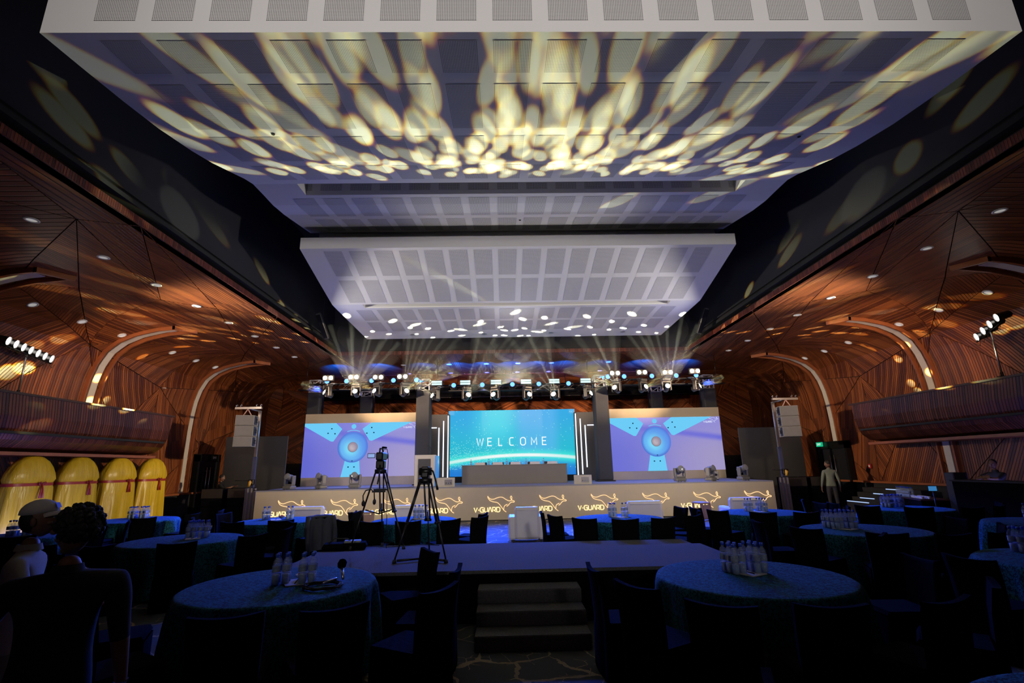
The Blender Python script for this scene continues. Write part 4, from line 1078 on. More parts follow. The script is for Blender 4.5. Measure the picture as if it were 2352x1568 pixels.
# covered subwoofer stacks by the stage ends
SUB = [(-10.64, .74, 'left end of the stage, farther from the stage'), (-9.72, .70, 'left end of the stage, nearer the stage'), (10.93, .72, 'right end of the stage, nearer the stage'), (11.82, .72, 'right end of the stage, farther from the stage')]
for x, wd, lb in SUB:
    r = empty('subwoofer_stack', (x, 18.9, 0)); tag(r, f'black covered loudspeaker stack at the {lb}', 'loudspeaker')
    MB().rbox(-wd/2, wd/2, 0, .75, 0, .62, .02).build('lower_cabinet', BLACKC, r); MB().rbox(-wd/2, wd/2, 0, .75, .63, 1.25, .02).build('upper_cabinet', BLACKC, r)
    MB().box(-wd/2-.006, wd/2+.006, -.006, .0, .93, 1.25).build('cover_flap', mat('brown_black_cloth', (.02, .014, .010), .9, noise=.3), r)
for x, side in ((-9.18, 'left'), (10.36, 'right')):
    r = empty('corner_drape', (x, 18.75, 0)); tag(r, f'grey cloth drape closing the {side} corner of the stage', 'drape')
    m = MB()
    for i in range(10):
        a, b = -.2+.4*i/10, -.2+.4*(i+1)/10; m.quad((a, .03*sin(i*2.), 0), (b, .03*sin((i+1)*2.), 0), (b, .03*sin((i+1)*2.), 1.26), (a, .03*sin(i*2.), 1.26))
    m.build('cloth_folds', mat('grey_drape', (.13, .12, .14), .85), r)

# black loudspeakers hung in the void near its back corners
for x, side, t in ((-6.55, 'left', -1), (7.45, 'right', 1)):
    r = empty('column_speaker', (x, 17.4, 6.95)); tag(r, f'slim dark column loudspeaker hung in the {side} far corner of the ceiling void', 'loudspeaker')
    Mx = Matrix.Rotation(t*.25, 4, 'Y') @ Matrix.Rotation(.5, 4, 'X')
    MB().rbox(-.09, .09, -.11, .11, -.5, .5, .03, Mx).build('cabinet', mat('dark_cabinet', (.05, .05, .055), .5), r)
    MB().rbox(-.075, .075, -.125, -.10, -.45, .45, .01, Mx).build('grille', METALB, r)
    MB().tube([(0, 0, .45), (0, .1, 3.0)], .008, 5).build('wire', METALB, r)

# ------------------------------------------------------------------ camera platform and steps
r = empty('camera_platform', (0, 6.65, 0)); tag(r, 'low carpeted camera platform in the middle of the hall', 'platform')
MB().box(-2.95, 3.12, 0, 1.72, .56, .60).build('deck', RISERC, r); MB().box(-2.6, 3.05, 1.74, 2.4, .54, .575).build('rear_deck', RISERC, r)
MB().box(-2.93, 3.10, .01, .04, 0, .56).build('front_skirt', BLACKC, r); MB().box(-2.93, -2.90, .04, 1.7, 0, .56).build('side_skirt', BLACKC, r); MB().box(3.07, 3.10, .04, 1.7, 0, .56).build('side_skirt', BLACKC, r)
MB().box(-2.5, 2.95, .1, 2.35, 0, .54).build('frame', BLACK, r)
r = empty('platform_steps', (.28, 5.68, 0)); tag(r, 'three dark carpeted steps leading up to the camera platform', 'steps')
for k in range(3):
    MB().rbox(-.61, .61, k*.31, .95, k*.15, k*.15+.15, .012).build('step', RISERC, r)

# ------------------------------------------------------------------ round tables and covered chairs
TCOL = {}
def table_mesh(rad=.9, seed=0):
    rnd = random.Random(seed); n = 72; mb = MB(); c0 = len(mb.v); mb.v.append((0, 0, .752)); rings = []
    folds = rnd.choice([11, 12, 13]); ph = rnd.random()*6
    for j, (rr, z, amp) in enumerate([(.45, .752, 0), (.86, .752, 0), (.895, .748, .0), (.912, .735, .004), (.925, .68, .018), (.935, .5, .04), (.945, .28, .055), (.955, .04, .065)]):
        base = len(mb.v)
        for i in range(n):
            t = 2*pi*i/n; q = rr*rad/.9+amp*(sin(folds*t+ph)+.5*sin((folds*2+1)*t+ph*2))
            mb.v.append((q*cos(t), q*sin(t), z))
        rings.append(base)
    for i in range(n): mb.face((c0, rings[0]+i, rings[0]+(i+1) % n), None, True)
    for a, b in zip(rings, rings[1:]):
        for i in range(n): k = (i+1) % n; mb.face((a+i, b+i, b+k, a+k), None, True)
    return mb
TABLES = [  # x, y, phrase
    (-2.25, 5.42, 'near left round table with the coiled cable'), (2.44, 5.27, 'near right round table beside the platform steps'),
    (-5.45, 9.0, 'round table behind the dark haired man'), (-5.15, 12.0, 'round table before the first white sofa'),
    (-1.98, 11.45, 'round table behind the camera tripods'), (2.4, 10.95, 'round table right of the white armchair'),
    (5.75, 11.5, 'round table before the rightmost white sofa'), (5.78, 8.35, 'round table behind the near right one'),
    (9.15, 11.7, 'round table before the buffet table'), (-9.1, 13.0, 'round table before the smallest yellow standee'),
    (-9.25, 9.9, 'round table at the left edge beneath the largest yellow standee'), (9.3, 8.7, 'round table at the right edge, farther'),
    (6.18, 5.55, 'round table at the right edge, nearer'), (2.75, 2.0, 'round table in the bottom right corner')]
for i, (x, y, ph) in enumerate(TABLES):
    r = empty('round_table', (x, y, 0)); tag(r, f'round banquet table, the {ph}'.replace('table, the round table', 'table').replace('table, the near left round table', 'table, near left,').replace('table, the near right round table', 'table, near right,'), 'table')
    MB().lathe([(.88, .715), (.89, .745)], seg=40).build('tabletop', BLACK, r)
    for a in range(4):
        t = pi/4+a*pi/2; MB().tube([(.55*cos(t), .55*sin(t), 0), (.5*cos(t), .5*sin(t), .72)], .015, 6).build('leg', METALB, r)
    o = table_mesh(seed=i).build('tablecloth', CLOTH, None, (x, y, 0), .37*i)
    tag(o, f'teal patterned tablecloth on the {ph}', 'tablecloth')
# slip covered chair: origin on the floor under the seat centre, facing +y
ch = empty('banquet_chair')
m = MB(); n0 = 9; H = .9
rows = []
for z, dy, hw in ((.02, -.235, .235), (.45, -.225, .225), (.72, -.245, .235), (.86, -.27, .24)):
    rows.append((z, dy, hw))
def chair_back():
    m = MB(); nn = 8; G1 = []
    for z, dy, hw in rows+[(None, -.28, .24)]:
        for side in (0, 1):
            for i in range(nn+1):
                t = -1+2*i/nn; zz = z if z is not None else .885+.022*t*t
                m.v.append((hw*t, dy-(.0 if side else .045)+.02*(1-t*t)*(-1), zz))
    R = 2*(nn+1)
    for k in range(len(rows)):
        for i in range(nn):
            a = k*R+i; m.face((a, a+1, a+1+R, a+R), None, True); b = a+nn+1; m.face((b+1, b, b+R, b+1+R), None, True)
        for i in (0, nn):
            a = k*R+i; m.face((a, a+R, a+nn+1+R, a+nn+1))
    k = len(rows)
    for i in range(nn): a = k*R+i; m.face((a, a+1, a+nn+2, a+nn+1))
    return m
chair_back().build('back_cover', BLACKC, ch)
m = MB(); m.rbox(-.235, .235, -.24, .24, .40, .47, .035); m.build('seat', BLACKC, ch)
m = MB()
for k in range(28):
    def q(k):
        t = 2*pi*k/28; c, s = cos(t), sin(t); rr = min(.24/max(abs(c), 1e-6), .245/max(abs(s), 1e-6)); return rr*c, rr*s
    a, b = q(k), q(k+1); fa, fb = 1.02+.03*(k % 2), 1.02+.03*((k+1) % 2)
    m.quad((a[0]*fa, a[1]*fa, .0), (b[0]*fb, b[1]*fb, .0), (b[0], b[1], .42), (a[0], a[1], .42))
m.build('skirt', BLACKC, ch)
CT = tree_of(ch); cfirst = [True]
CH = {0: [(885, 'x', -.80, 4.55), (0, '', -.78, 5.22), (0, '', -1.38, 4.16), (0, '', -1.99, 4.05), (0, '', -2.9, 4.2), (0, '', -3.45, 4.95), (0, '', -1.15, 6.15)],
      1: [(0, '', 1.17, 5.1), (0, '', 1.33, 4.48), (0, '', 1.66, 4.02), (0, '', 2.22, 3.95), (0, '', 2.95, 3.98), (0, '', 3.55, 4.3), (0, '', 3.8, 5.2)],
      2: [(0, '', -6.35, 7.9), (0, '', -5.6, 7.65), (0, '', -4.75, 7.75), (0, '', -4.15, 8.35), (0, '', -4.05, 9.05), (0, '', -6.8, 8.8), (0, '', -4.3, 9.85)],
      3: [(0, '', -6.45, 11.45), (0, '', -6.0, 10.85), (0, '', -5.3, 10.6), (0, '', -4.55, 10.7), (0, '', -4.1, 11.2), (0, '', -3.8, 12.1), (0, '', -6.4, 12.4)],
      4: [(0, '', -.75, 10.95), (0, '', -.85, 10.45), (0, '', -1.2, 10.18), (0, '', -1.8, 10.05), (0, '', -2.35, 10.1), (0, '', -2.85, 10.35), (0, '', -3.0, 11.9)],
      5: [(0, '', 1.22, 10.95), (0, '', 1.28, 10.35), (0, '', 1.62, 9.78), (0, '', 2.2, 9.58), (0, '', 2.78, 9.65), (0, '', 3.35, 9.9), (0, '', 3.65, 10.6), (0, '', 3.55, 11.35)],
      6: [(0, '', 4.55, 11.3), (0, '', 4.6, 10.7), (0, '', 5.1, 10.2), (0, '', 5.75, 10.1), (0, '', 6.45, 10.3), (0, '', 6.95, 10.9), (0, '', 7.0, 11.8)],
      7: [(0, '', 4.5, 8.5), (0, '', 4.65, 7.7), (0, '', 5.2, 7.15), (0, '', 5.75, 6.95), (0, '', 6.35, 7.05), (0, '', 6.95, 7.6), (0, '', 7.1, 8.4), (0, '', 4.9, 9.4)],
      8: [(0, '', 7.85, 11.7), (0, '', 7.95, 11.0), (0, '', 8.45, 10.5), (0, '', 9.15, 10.3), (0, '', 9.8, 10.5), (0, '', 10.4, 11.1), (0, '', 7.7, 12.6)],
      9: [(0, '', -9.6, 11.65), (0, '', -8.9, 11.6), (0, '', -8.2, 11.9), (0, '', -7.75, 12.6), (0, '', -10.3, 12.1), (0, '', -7.6, 13.4)],
      10: [(0, '', -7.85, 9.8), (0, '', -8.2, 8.9), (0, '', -9.2, 8.45), (0, '', -8.0, 10.7)],
      11: [(0, '', 8.35, 7.6), (0, '', 9.2, 7.25), (0, '', 10.1, 7.5)],
      12: [(0, '', 4.85, 5.2), (0, '', 5.25, 4.4), (0, '', 6.1, 4.1), (0, '', 5.1, 6.5), (0, '', 7.1, 4.5)],
      13: [(0, '', 1.45, 2.3)]}
SHORT = ['near left table with the coiled cable', 'near right table by the platform steps', 'table behind the dark haired man', 'table before the first white sofa',
         'table behind the camera tripods', 'table right of the white armchair', 'table before the rightmost sofa', 'table behind the near right one', 'table before the buffet',
         'table before the smallest yellow standee', 'table at the left edge', 'right edge table, farther', 'right edge table, nearer', 'bottom right corner table']
GRP = ['chairs around the '+s for s in SHORT]
jacket_chair = None
chairs = []
for ti, L in CH.items():
    for a in L: chairs.append([ti, a[2], a[3]])
chairs = [c for c in chairs if not (c[0] == 7 and c[2] > 9.3)]
for it in range(160):                          # settle them so that none overlaps a table or another chair
    for i, c in enumerate(chairs):
        for ti, (tx0, ty0, _) in enumerate(TABLES):
            d = Vector((c[1]-tx0, c[2]-ty0)); lim = 1.31
            if d.length < lim: d.normalize(); c[1], c[2] = tx0+d.x*lim, ty0+d.y*lim
        for q in chairs[i+1:]:
            d = Vector((q[1]-c[1], q[2]-c[2]))
            if 0 < d.length < .60:
                p = (.60-d.length)/2; d.normalize(); c[1] -= d.x*p; c[2] -= d.y*p; q[1] += d.x*p; q[2] += d.y*p
        if c[1] > -3.25 and c[1] < 3.45 and c[2] > 6.3 and c[2] < 9.4: c[2] = 9.42 if c[2] > 7.8 else 6.28
keepc = []
for c in chairs:
    if all(hypot(c[1]-q[1], c[2]-q[2]) > .50 for q in keepc): keepc.append(c)
chairs = keepc
for ti in CH:
    cx2, cy2, _ = TABLES[ti]
    L2 = sorted([(c[1], c[2]) for c in chairs if c[0] == ti], key=lambda p: p[0]/p[1])
    for k, (x, y) in enumerate(L2):
        d = Vector((cx2-x, cy2-y)); d.normalize()
        jit = random.Random(ti*31+k).uniform(-.08, .08)
        o = ch if cfirst[0] else copy_tree(ch, CT); cfirst[0] = False
        o.location = (x, y, 0); o.rotation_euler = (0, 0, atan2(d.y, d.x)-pi/2+jit)
        tag(o, f'black covered chair, {ORD[k]} from the left at the {SHORT[ti]}', 'chair', GRP[ti])
        if ti == 3 and k == len(L2)-2: jacket_chair = (x, y, atan2(d.y, d.x)-pi/2+jit)

# bottle clusters
def cluster(cx2, cy2, z, n, ti, side, gp, ph, ang=.35, sp=.088):
    for k in range(n):
        i, j = k % 2, k//2
        dx, dy = (i-.5)*.09+j*.012, (j-(n/2-1)/2)*sp
        bottle(cx2+dx*cos(ang)-dy*sin(ang), cy2+dx*sin(ang)+dy*cos(ang), z, f'water bottle, {ORD[k]}, {side} cluster, {ph}', gp)
BC2 = {0: [(-2.26, 5.42, 4), (-2.0, 5.42, 4)], 1: [(2.33, 5.42, 6), (2.56, 5.44, 6)], 2: [(-5.45, 9.22, 6), (-5.25, 9.22, 4)], 3: [(-5.6, 12.3, 4), (-5.05, 12.3, 4)],
       4: [(-1.98, 11.75, 4), (-1.8, 11.75, 2)], 5: [(2.33, 11.2, 4), (2.6, 11.2, 2)], 6: [(5.55, 11.7, 4), (5.85, 11.7, 6)], 7: [(5.45, 8.6, 8), (5.68, 8.6, 8)],
       8: [(8.95, 11.95, 6), (9.2, 11.95, 6)], 9: [(-9.45, 13.35, 6), (-9.2, 13.4, 6)], 10: [(-9.3, 10.05, 4), (-9.05, 10.1, 4)], 11: [(9.25, 9.0, 4)], 12: [(6.1, 6.1, 6)], 13: [(2.75, 2.35, 4)]}
for ti, cs in BC2.items():
    for (x, y, n), side in zip(cs, ('left', 'right') if len(cs) > 1 else ('only',)):
        cluster(x, y, .754, n, ti, side, 'bottles on the '+SHORT[ti], SHORT[ti])
PAPER = MATS['paper']
TRAY = [(-2.12, 5.45, 0), (2.45, 5.38, 1), (-5.35, 9.1, 2), (5.56, 8.45, 7), (2.46, 11.05, 5), (-1.9, 11.6, 4), (-5.3, 12.15, 3), (5.7, 11.6, 6)]
for x, y, ti in TRAY:
    o = empty('notepad', (x, y, .754), .5); tag(o, f'white notepad among the bottles on the {SHORT[ti]}', 'notepad')
    MB().box(-.11, .11, -.15, .15, 0, .008).build('pages', PAPER, o); MB().tube([(-.02, -.1, .013), (.03, .08, .013)], .005, 6).build('pen', METALB, o)
for x, y, ti in ((-2.1, 5.58, 0), (-5.3, 12.45, 3), (-1.93, 11.9, 4)):
    o = empty('sweet_bowl', (x, y, .762)); tag(o, f'small bowl of red wrapped sweets on the {SHORT[ti]}', 'bowl')
    MB().lathe([(.03, 0), (.06, .02), (.075, .045), (.07, .045), (.05, .02), (.0, .01)], seg=14, cap=False).build('bowl', MATS['glass_lens'], o)
    m = MB(); rr = random.Random(3)
    for k in range(14): a, b = rr.uniform(0, 6.3), rr.uniform(0, .05); m.lathe([(.0, -.012), (.014, 0), (.0, .012)], (b*cos(a), b*sin(a), .045+.02*(1-b/.05)), 6)
    m.build('sweets', mat('red_foil', (.5, .02, .03), .3), o)['kind'] = 'stuff'
# coiled cable and gooseneck microphone on the near left table
o = MB(); pts = []
for k in range(150):
    t = k*.32; rr = .15+.012*sin(k*.9); pts.append((rr*cos(t)*1.15, rr*sin(t), .008+.022*(k/150)+.006*sin(k*1.7)))
c = o.tube(pts, .006, 6).build('cable', RUBBER, None, (-1.76, 5.2, .754)); tag(c, 'coil of black cable lying on the near left round table', 'cable')
c = empty('microphone', (-1.70, 5.32, .756)); tag(c, 'microphone with black foam ball leaning on the coiled cable', 'microphone')
MB().tube([(-.05, -.16, .045), (.04, -.03, .06)], .011, 8).build('plug', METAL, c)
MB().tube([(.10, -.02, .05), (.06, .06, .13)], [.012, .018], 8).build('handle', METAL, c)
MB().lathe([(.0, -.05), (.03, -.04), (.045, -.01), (.04, .03), (.02, .045), (.0, .05)], m=Matrix.Translation((.05, .085, .17)) @ Matrix.Rotation(.4, 4, 'Y'), seg=12, cap=False).build('foam_ball', BLACKC, c)

# ------------------------------------------------------------------ white seating along the front
def sofa(x, y, wd, lb, kind='sofa', h=.85):
    r = empty(kind, (x, y, 0)); tag(r, lb, kind)
    MB().rbox(-wd/2+.14, wd/2-.14, .1, .78, .12, .44, .05).build('seat', WLEATH, r)
    bw2 = wd/2-.155 if kind == 'armchair' else wd/2-.02
    MB().rbox(-bw2, bw2, -.04, .18, .09, h, .06).build('backrest', WLEATH, r)
    for a in (-1, 1):
        xs = sorted((a*wd/2, a*(wd/2-.18))); MB().rbox(xs[0], xs[1], 0, .8, .09, .62, .04).build('armrest', WLEATH, r)
        for b in (.06, .72): MB().box(a*(wd/2-.12)-.03, a*(wd/2-.12)+.03, b, b+.06, 0, .10).build('foot', METALB, r)
    MB().tube([(-bw2+.05, -.045, h-.07), (bw2-.05, -.045, h-.07)], .008, 5).build('piping', WLEATH, r)
    return r
sofa(.56, 12.95, .92, 'white leather armchair seen from behind in front of the stage', 'armchair')
sofa(-5.42, 14.3, .95, 'white leather sofa back near the left end of the stage', 'sofa', .88)
sofa(-2.6, 14.3, .9, 'white leather sofa back behind the camera tripods', 'sofa', .86)
sofa(3.9, 14.3, 1.0, 'white leather sofa back right of the armchair, above the black chairs', 'sofa', .84)
sofa(6.75, 14.3, .95, 'white leather sofa back near the right end of the stage', 'sofa', .88)
for x, y, s in ((-3.3, 12.6, 'left'), (5.1, 13.3, 'right')):
    r = empty('side_table', (x, y, 0), .3); tag(r, f'small pale wooden side table, {s} of the aisle before the stage', 'table')
    pw = mat('pinkish_wood', (.45, .27, .2), .5, noise=.15)
    MB().rbox(-.14, .14, -.2, .2, .82, .86, .01).build('tabletop', pw, r)
    for a in (-.12, .12):
        for b in (-.17, .17): MB().box(a-.02, a+.02, b-.02, b+.02, 0, .82).build('leg', pw, r)
    MB().box(-.12, .12, -.17, .17, .4, .43).build('shelf', pw, r); MB().box(-.1, .1, -.2, -.18, .45, .8).build('side_panel', pw, r)
MB_ = MB()
jx, jy, jr = jacket_chair
def drape_jacket():
    m = MB(); nx, nz = 14, 16; idx = {}
    for i in range(nx+1):
        for j in range(nz+1):
            t = -1+2*i/nx; s = j/nz              # 0 front hem .. over the top .. 1 rear hem
            L = s*1.15
            if L < .35: y, z = -.20+.015*sin(i*1.7), .92-.35+L
            elif L < .47: y, z = -.20-(L-.35), .935
            else: y, z = -.335-.035*sin(i*1.25)*min(1, (L-.47)*3)-.05*(L-.47), .935-(L-.47)
            idx[i, j] = len(m.v); m.v.append((t*(.27+.05*s), y, z+.004*sin(i*1.3)-.02*t*t))
    for i in range(nx):
        for j in range(nz): m.face((idx[i, j], idx[i+1, j], idx[i+1, j+1], idx[i, j+1]), None, True)
    return m
r = empty('jacket', (jx, jy, 0), jr); tag(r, 'dark grey jacket draped over a black chair near the left sofa', 'jacket')
drape_jacket().build('jacket_body', mat('grey_jacket', (.05, .055, .07), .9, noise=.2, nscale=20, bump=.3), r)
for a in (-1, 1): MB().tube([(a*.28, -.30, .90), (a*.33, -.36, .7), (a*.30, -.39, .35), (a*.28, -.38, .2)], [.05, .055, .045, .04], 8).build('sleeve', MATS['grey_jacket'], r)

# ------------------------------------------------------------------ camera tripods
def tripod(name, loc, feet, apex_z, lb, low_spreader, mid):
    r = empty(name, loc); tag(r, lb, 'tripod')
    MB().lathe([(.07, apex_z-.03), (.10, apex_z), (.10, apex_z+.04), (.06, apex_z+.05)], seg=12).build('top_plate', METALB, r)
    for fx, fy, fz in feet:
        d = Vector((fx, fy, 0)).normalized(); t = Vector((-d.y, d.x, 0))
        top = d*.08+Vector((0, 0, apex_z)); ft = Vector((fx, fy, fz)); md = top.lerp(ft, .52)
        g2 = MB()
        for s in (-1, 1): g2.tube([top+t*.035*s, md+t*.028*s], .013, 7)
        g2.tube([md-t*.05, md+t*.05], .02, 6); g2.tube([md-(ft-top).normalized()*.12, ft+Vector((0, 0, .03))], .012, 7)
        lg = g2.build('leg', METALB, r); MB().tube([ft+Vector((0, 0, .05)), ft], [.02, .03], 8).build('foot', RUBBER, lg)
    m = MB()
    if low_spreader:
        for fx, fy, fz in feet: m.tube([(0, 0, fz+.03), (fx*.92, fy*.92, fz+.03)], .016, 6)
        m.lathe([(.03, feet[0][2]+.01), (.03, feet[0][2]+.05)], seg=8)
    if mid:
        for fx, fy, fz in feet:
            tz = mid; f = (apex_z-tz)/(apex_z-fz); m.tube([(0, 0, tz-.05), (fx*f, fy*f, tz+.02)], .011, 6)
    m.build('spreader', METALB, r)
    return r
tx, ty = -2.08, 8.62
r = tripod('tripod', (tx, ty, 0), [(-.40, -.12, .60), (.46, -.16, .60), (-.02, .42, .575)], 1.80, 'tall black tripod carrying a video camera on the camera platform', False, 1.18)
MB().rbox(-.07, .07, -.08, .08, 1.85, 1.99, .02).build('fluid_head', METALB, r); MB().tube([(.0, -.05, 1.93), (.05, -.3, 1.72), (.06, -.42, 1.62)], .012, 7).build('pan_handle', METALB, r)
m = MB(); m.box(-.10, .12, -.02, .02, 1.50, 1.53); m.box(-.12, .10, -.04, 0, 1.47, 1.50)
m.build('mid_bracket', METALB, r)
c = empty('video_camera', (tx, ty, 1.99)); tag(c, 'black video camera with a small lit side screen on the tall tripod', 'camera')
MB().rbox(-.055, .065, -.16, .16, .0, .13, .02).build('body', METALB, c)
MB().lathe([(.035, 0), (.045, .02), (.045, .10), (.055, .12), (.055, .16)], m=Matrix.Translation((0, .16, .07)) @ Matrix.Rotation(-pi/2, 4, 'X'), seg=14).build('lens_barrel', METALB, c)
m = MB(); m.tube([(0, -.12, .13), (0, -.10, .19), (0, .08, .19), (0, .12, .13)], .014, 7); m.build('carry_handle', METALB, c)
MB().tube([(.03, -.05, .21), (.03, .2, .215)], .018, 8).build('microphone', BLACKC, c)
s = MB().rbox(-.19, -.06, -.17, -.155, .035, .115, .008).build('side_screen', METALB, c)
MB().quad((-.18, -.172, .045), (-.07, -.172, .045), (-.07, -.172, .105), (-.18, -.172, .105)).build('screen_picture', emit('monitor_picture', rgb(150, 180, 235), .9), s)
MB().tube([(.06, -.1, .17), (.12, -.12, .18), (.15, -.14, .08), (.15, -.12, -.5), (.17, -.1, -1.38)], .006, 6).build('cable', RUBBER, c)
h = empty('headphones', (tx-.14, ty-.16, 1.46)); tag(h, 'black headphones hanging from the tall tripod', 'headphones')
MB().tube([(-.08, 0, -.14), (-.09, 0, -.03), (-.05, 0, .05), (.03, 0, .07), (.09, 0, .02), (.10, 0, -.12)], .010, 7).build('headband', RUBBER, h)
for a, z in ((-.08, -.15), (.10, -.13)): MB().lathe([(.03, -.02), (.045, -.01), (.045, .01), (.03, .02)], m=Matrix.Translation((a, 0, z)) @ Matrix.Rotation(pi/2, 4, 'Y'), seg=12).build('ear_cup', RUBBER, h)
r = tripod('tripod', (-1.14, 7.43, 0), [(-.37, -.18, .60), (.34, -.24, .60), (.02, .42, .60)], 1.66, 'black tripod with an empty fluid head on the camera platform', True, 0)
m = MB(); m.rbox(-.055, .055, -.08, .08, 1.71, 1.80, .02); m.tube([(-.09, 0, 1.80), (.09, 0, 1.80)], .055, 12); m.rbox(-.05, .05, -.07, .07, 1.83, 1.87, .01); m.build('fluid_head', METALB, r)
MB().tube([(.07, -.05, 1.83), (.12, -.08, 1.80), (.17, -.13, 1.66), (.20, -.17, 1.55)], [.012, .012, .012, .018], 8).build('pan_handle', METALB, r)
c = empty('camera_bag', (-2.6, 8.72, .575), .2); tag(c, 'low black camera bag with loose things at the platform edge', 'bag')
MB().rbox(-.38, .32, -.16, .16, 0, .11, .05).build('bag_body', BLACKC, c); MB().rbox(-.05, .22, -.1, .1, .11, .14, .02).build('folded_paper', mat('dim_paper', (.25, .27, .27), .6, noise=.3), c)
MB().tube([(-.3, 0, .1), (-.2, 0, .18), (.0, 0, .17), (.1, 0, .1)], .012, 6).build('handle', RUBBER, c)
m = MB().tube([(a, b, .59) for a, b in smooth([(-2.35, 8.95), (-1.9, 8.8), (-1.5, 8.98), (-1.1, 8.85)], 5)], .007, 5).build('cable', RUBBER); tag(m, 'thin black cable trailing along the back of the camera platform', 'cable')

# ------------------------------------------------------------------ yellow draped standees
def standee(y, lb, k):
    r = empty('draped_standee', (-12.0, y, 0)); tag(r, lb, 'standee', 'draped standees along the left wall')
    rr = random.Random(k); m = MB(); n = 40; rows = []; ph = rr.uniform(0, 6)
    # sections: z, half width along y, half depth, fold amplitude
    for z, w2, d2, am in ((0, .74, .30, .05), (.4, .72, .29, .045), (.9, .69, .27, .035), (1.3, .67, .25, .025), (1.55, .66, .25, .012), (1.62, .645, .235, .004), (1.68, .65, .24, .004), (1.76, .68, .27, .012), (1.9, .64, .26, .01), (2.06, .56, .23, .006), (2.2, .43, .19, .004), (2.3, .27, .13, .0), (2.345, .12, .06, .0)):
        b = len(m.v)
        for i in range(n):
            t = 2*pi*i/n; c, s = cos(t), sin(t); e = 2.6
            q = (abs(c)**e+abs(s)**e)**(-1/e); f = am*sin(9*t+ph)+am*.6*sin(17*t+ph*2)
            m.v.append(((d2*q+f)*c, (w2*.94*q+f)*s, z))
        rows.append(b)
    for a, b in zip(rows, rows[1:]):
        for i in range(n): j = (i+1) % n; m.face((a+i, a+j, b+j, b+i), None, True)
    m.face([rows[-1]+i for i in range(n)], None, True)
    m.build('satin_cover', SATIN, r)
    rb = MB(); b0 = []
    for z in (1.60, 1.67):
        for i in range(n):
            t = 2*pi*i/n; c, s = cos(t), sin(t); q = (abs(c)**2.6+abs(s)**2.6)**(-1/2.6); rb.v.append(((.25*q)*c, (.625*q)*s, z))
    for i in range(n): j = (i+1) % n; rb.face((i, j, n+j, n+i), None, True)
    rb.build('ribbon_band', RIBBON, r)
    q = MB(); yo = rr.uniform(-.12, .15)
    for s in (-1, 1): q.tube([(.27, yo, 1.64), (.30, yo+s*.07, 1.69), (.30, yo+s*.11, 1.66), (.28, yo+s*.06, 1.62), (.27, yo, 1.64)], .016, 6)
    for s in (-1, .6): q.tube([(.28, yo, 1.63), (.31, yo+s*.03, 1.5), (.32, yo+s*.05, 1.3)], [.02, .022, .025], 5)
    q.build('bow', RIBBON, r)
for k, (y, w3) in enumerate(((13.1, 'nearest and largest'), (14.55, 'second from the left'), (16.05, 'third from the left'), (17.55, 'farthest and smallest'))):
    standee(y, f'yellow satin draped standee tied with a red ribbon, {w3}', k)

# ------------------------------------------------------------------ light stands on the balconies
def par_bar(x, y0, y1, z0, z1, n, side, face):
    r = empty('light_stand', (x, 0, 2.86)); ym = (y0+y1)/2; zm = (z0+z1)/2-2.86
    tag(r, f'black stand with a bar of lit white spotlights on the {side} balcony', 'stage light')
    MB().tube([(0, ym, 0), (0, ym, 1.1)], .035, 8).build('lower_pole', METALB, r); MB().tube([(0, ym, 1.1), (0, ym, zm-.05)], .022, 8).build('upper_pole', METAL, r)
    for a in range(3): t = a*2.1+.4; MB().tube([(0, ym, .45), (.35*cos(t), ym+.5*sin(t), .02)], .015, 6).build('leg', METALB, r)
    MB().tube([(0, y0-.1, z0-2.86-.12), (0, y1+.1, z1-2.86-.12)], .03, 8).build('cross_bar', METALB, r)
    MB().rbox(-.1, .06, ym-.05, ym+.07, .85, 1.0, .02).build('winch', METALB, r)
    for k in range(n):
        t = k/(n-1); y = y0+(y1-y0)*t; z = z0+(z1-z0)*t-2.86
        d = Vector((face, .38, -.28)).normalized(); Mx = Matrix.Translation((0, y, z)) @ d.to_track_quat('Z', 'Y').to_matrix().to_4x4()
        h = MB().lathe([(.05, -.26), (.09, -.22), (.10, -.02), (.105, .08)], m=Mx, seg=12, cap=False).build('spotlight', METALB, r)
        MB().lathe([(.0, .07), (.10, .06)], m=Mx, seg=12, cap=False).build('lens', L_WHITE, h)
    m = MB()
    for k in range(6): t = k/5; y = y0+(y1-y0)*t; z = z0+(z1-z0)*t-2.86-.12; m.tube([(0, y, z), (.05, y+.1, z-.13), (0, y+.2, z-.02)], .008, 5)
    m.build('hanging_cables', RUBBER, r)
par_bar(-12.3, 12.0, 13.25, 5.12, 4.93, 7, 'left', 1)
par_bar(12.85, 11.95, 12.6, 5.35, 5.0, 4, 'right', -1)
r = empty('wall_camera', (-12.93+.1, 18.5, 5.02)); tag(r, 'small white wall camera with red marking on the left timber wall', 'camera')
MB().rbox(-.1, .1, -.12, -.02, -.03, .07, .01).build('red_box', mat('red_plastic', (.4, .03, .03), .5), r); MB().rbox(-.04, .1, .02, .2, -.08, 0, .01).build('white_body', mat('white_plastic', (.7, .7, .7), .5), r)
MB().tube([(-.2, 0, .0), (0, 0, 0), (.02, .08, -.03)], .015, 6).build('bracket', METAL, r)
r = empty('wall_plate', (13.80, 18.2, 4.84)); tag(r, 'small square white plate high on the right timber wall', 'fitting')
MB().rbox(-.03, .03, -.1, .1, -.1, .1, .01).build('cover', MATS['white_plastic'], r); MB().rbox(-.045, -.03, -.03, .03, -.03, .03, .004).build('button', METALB, r)

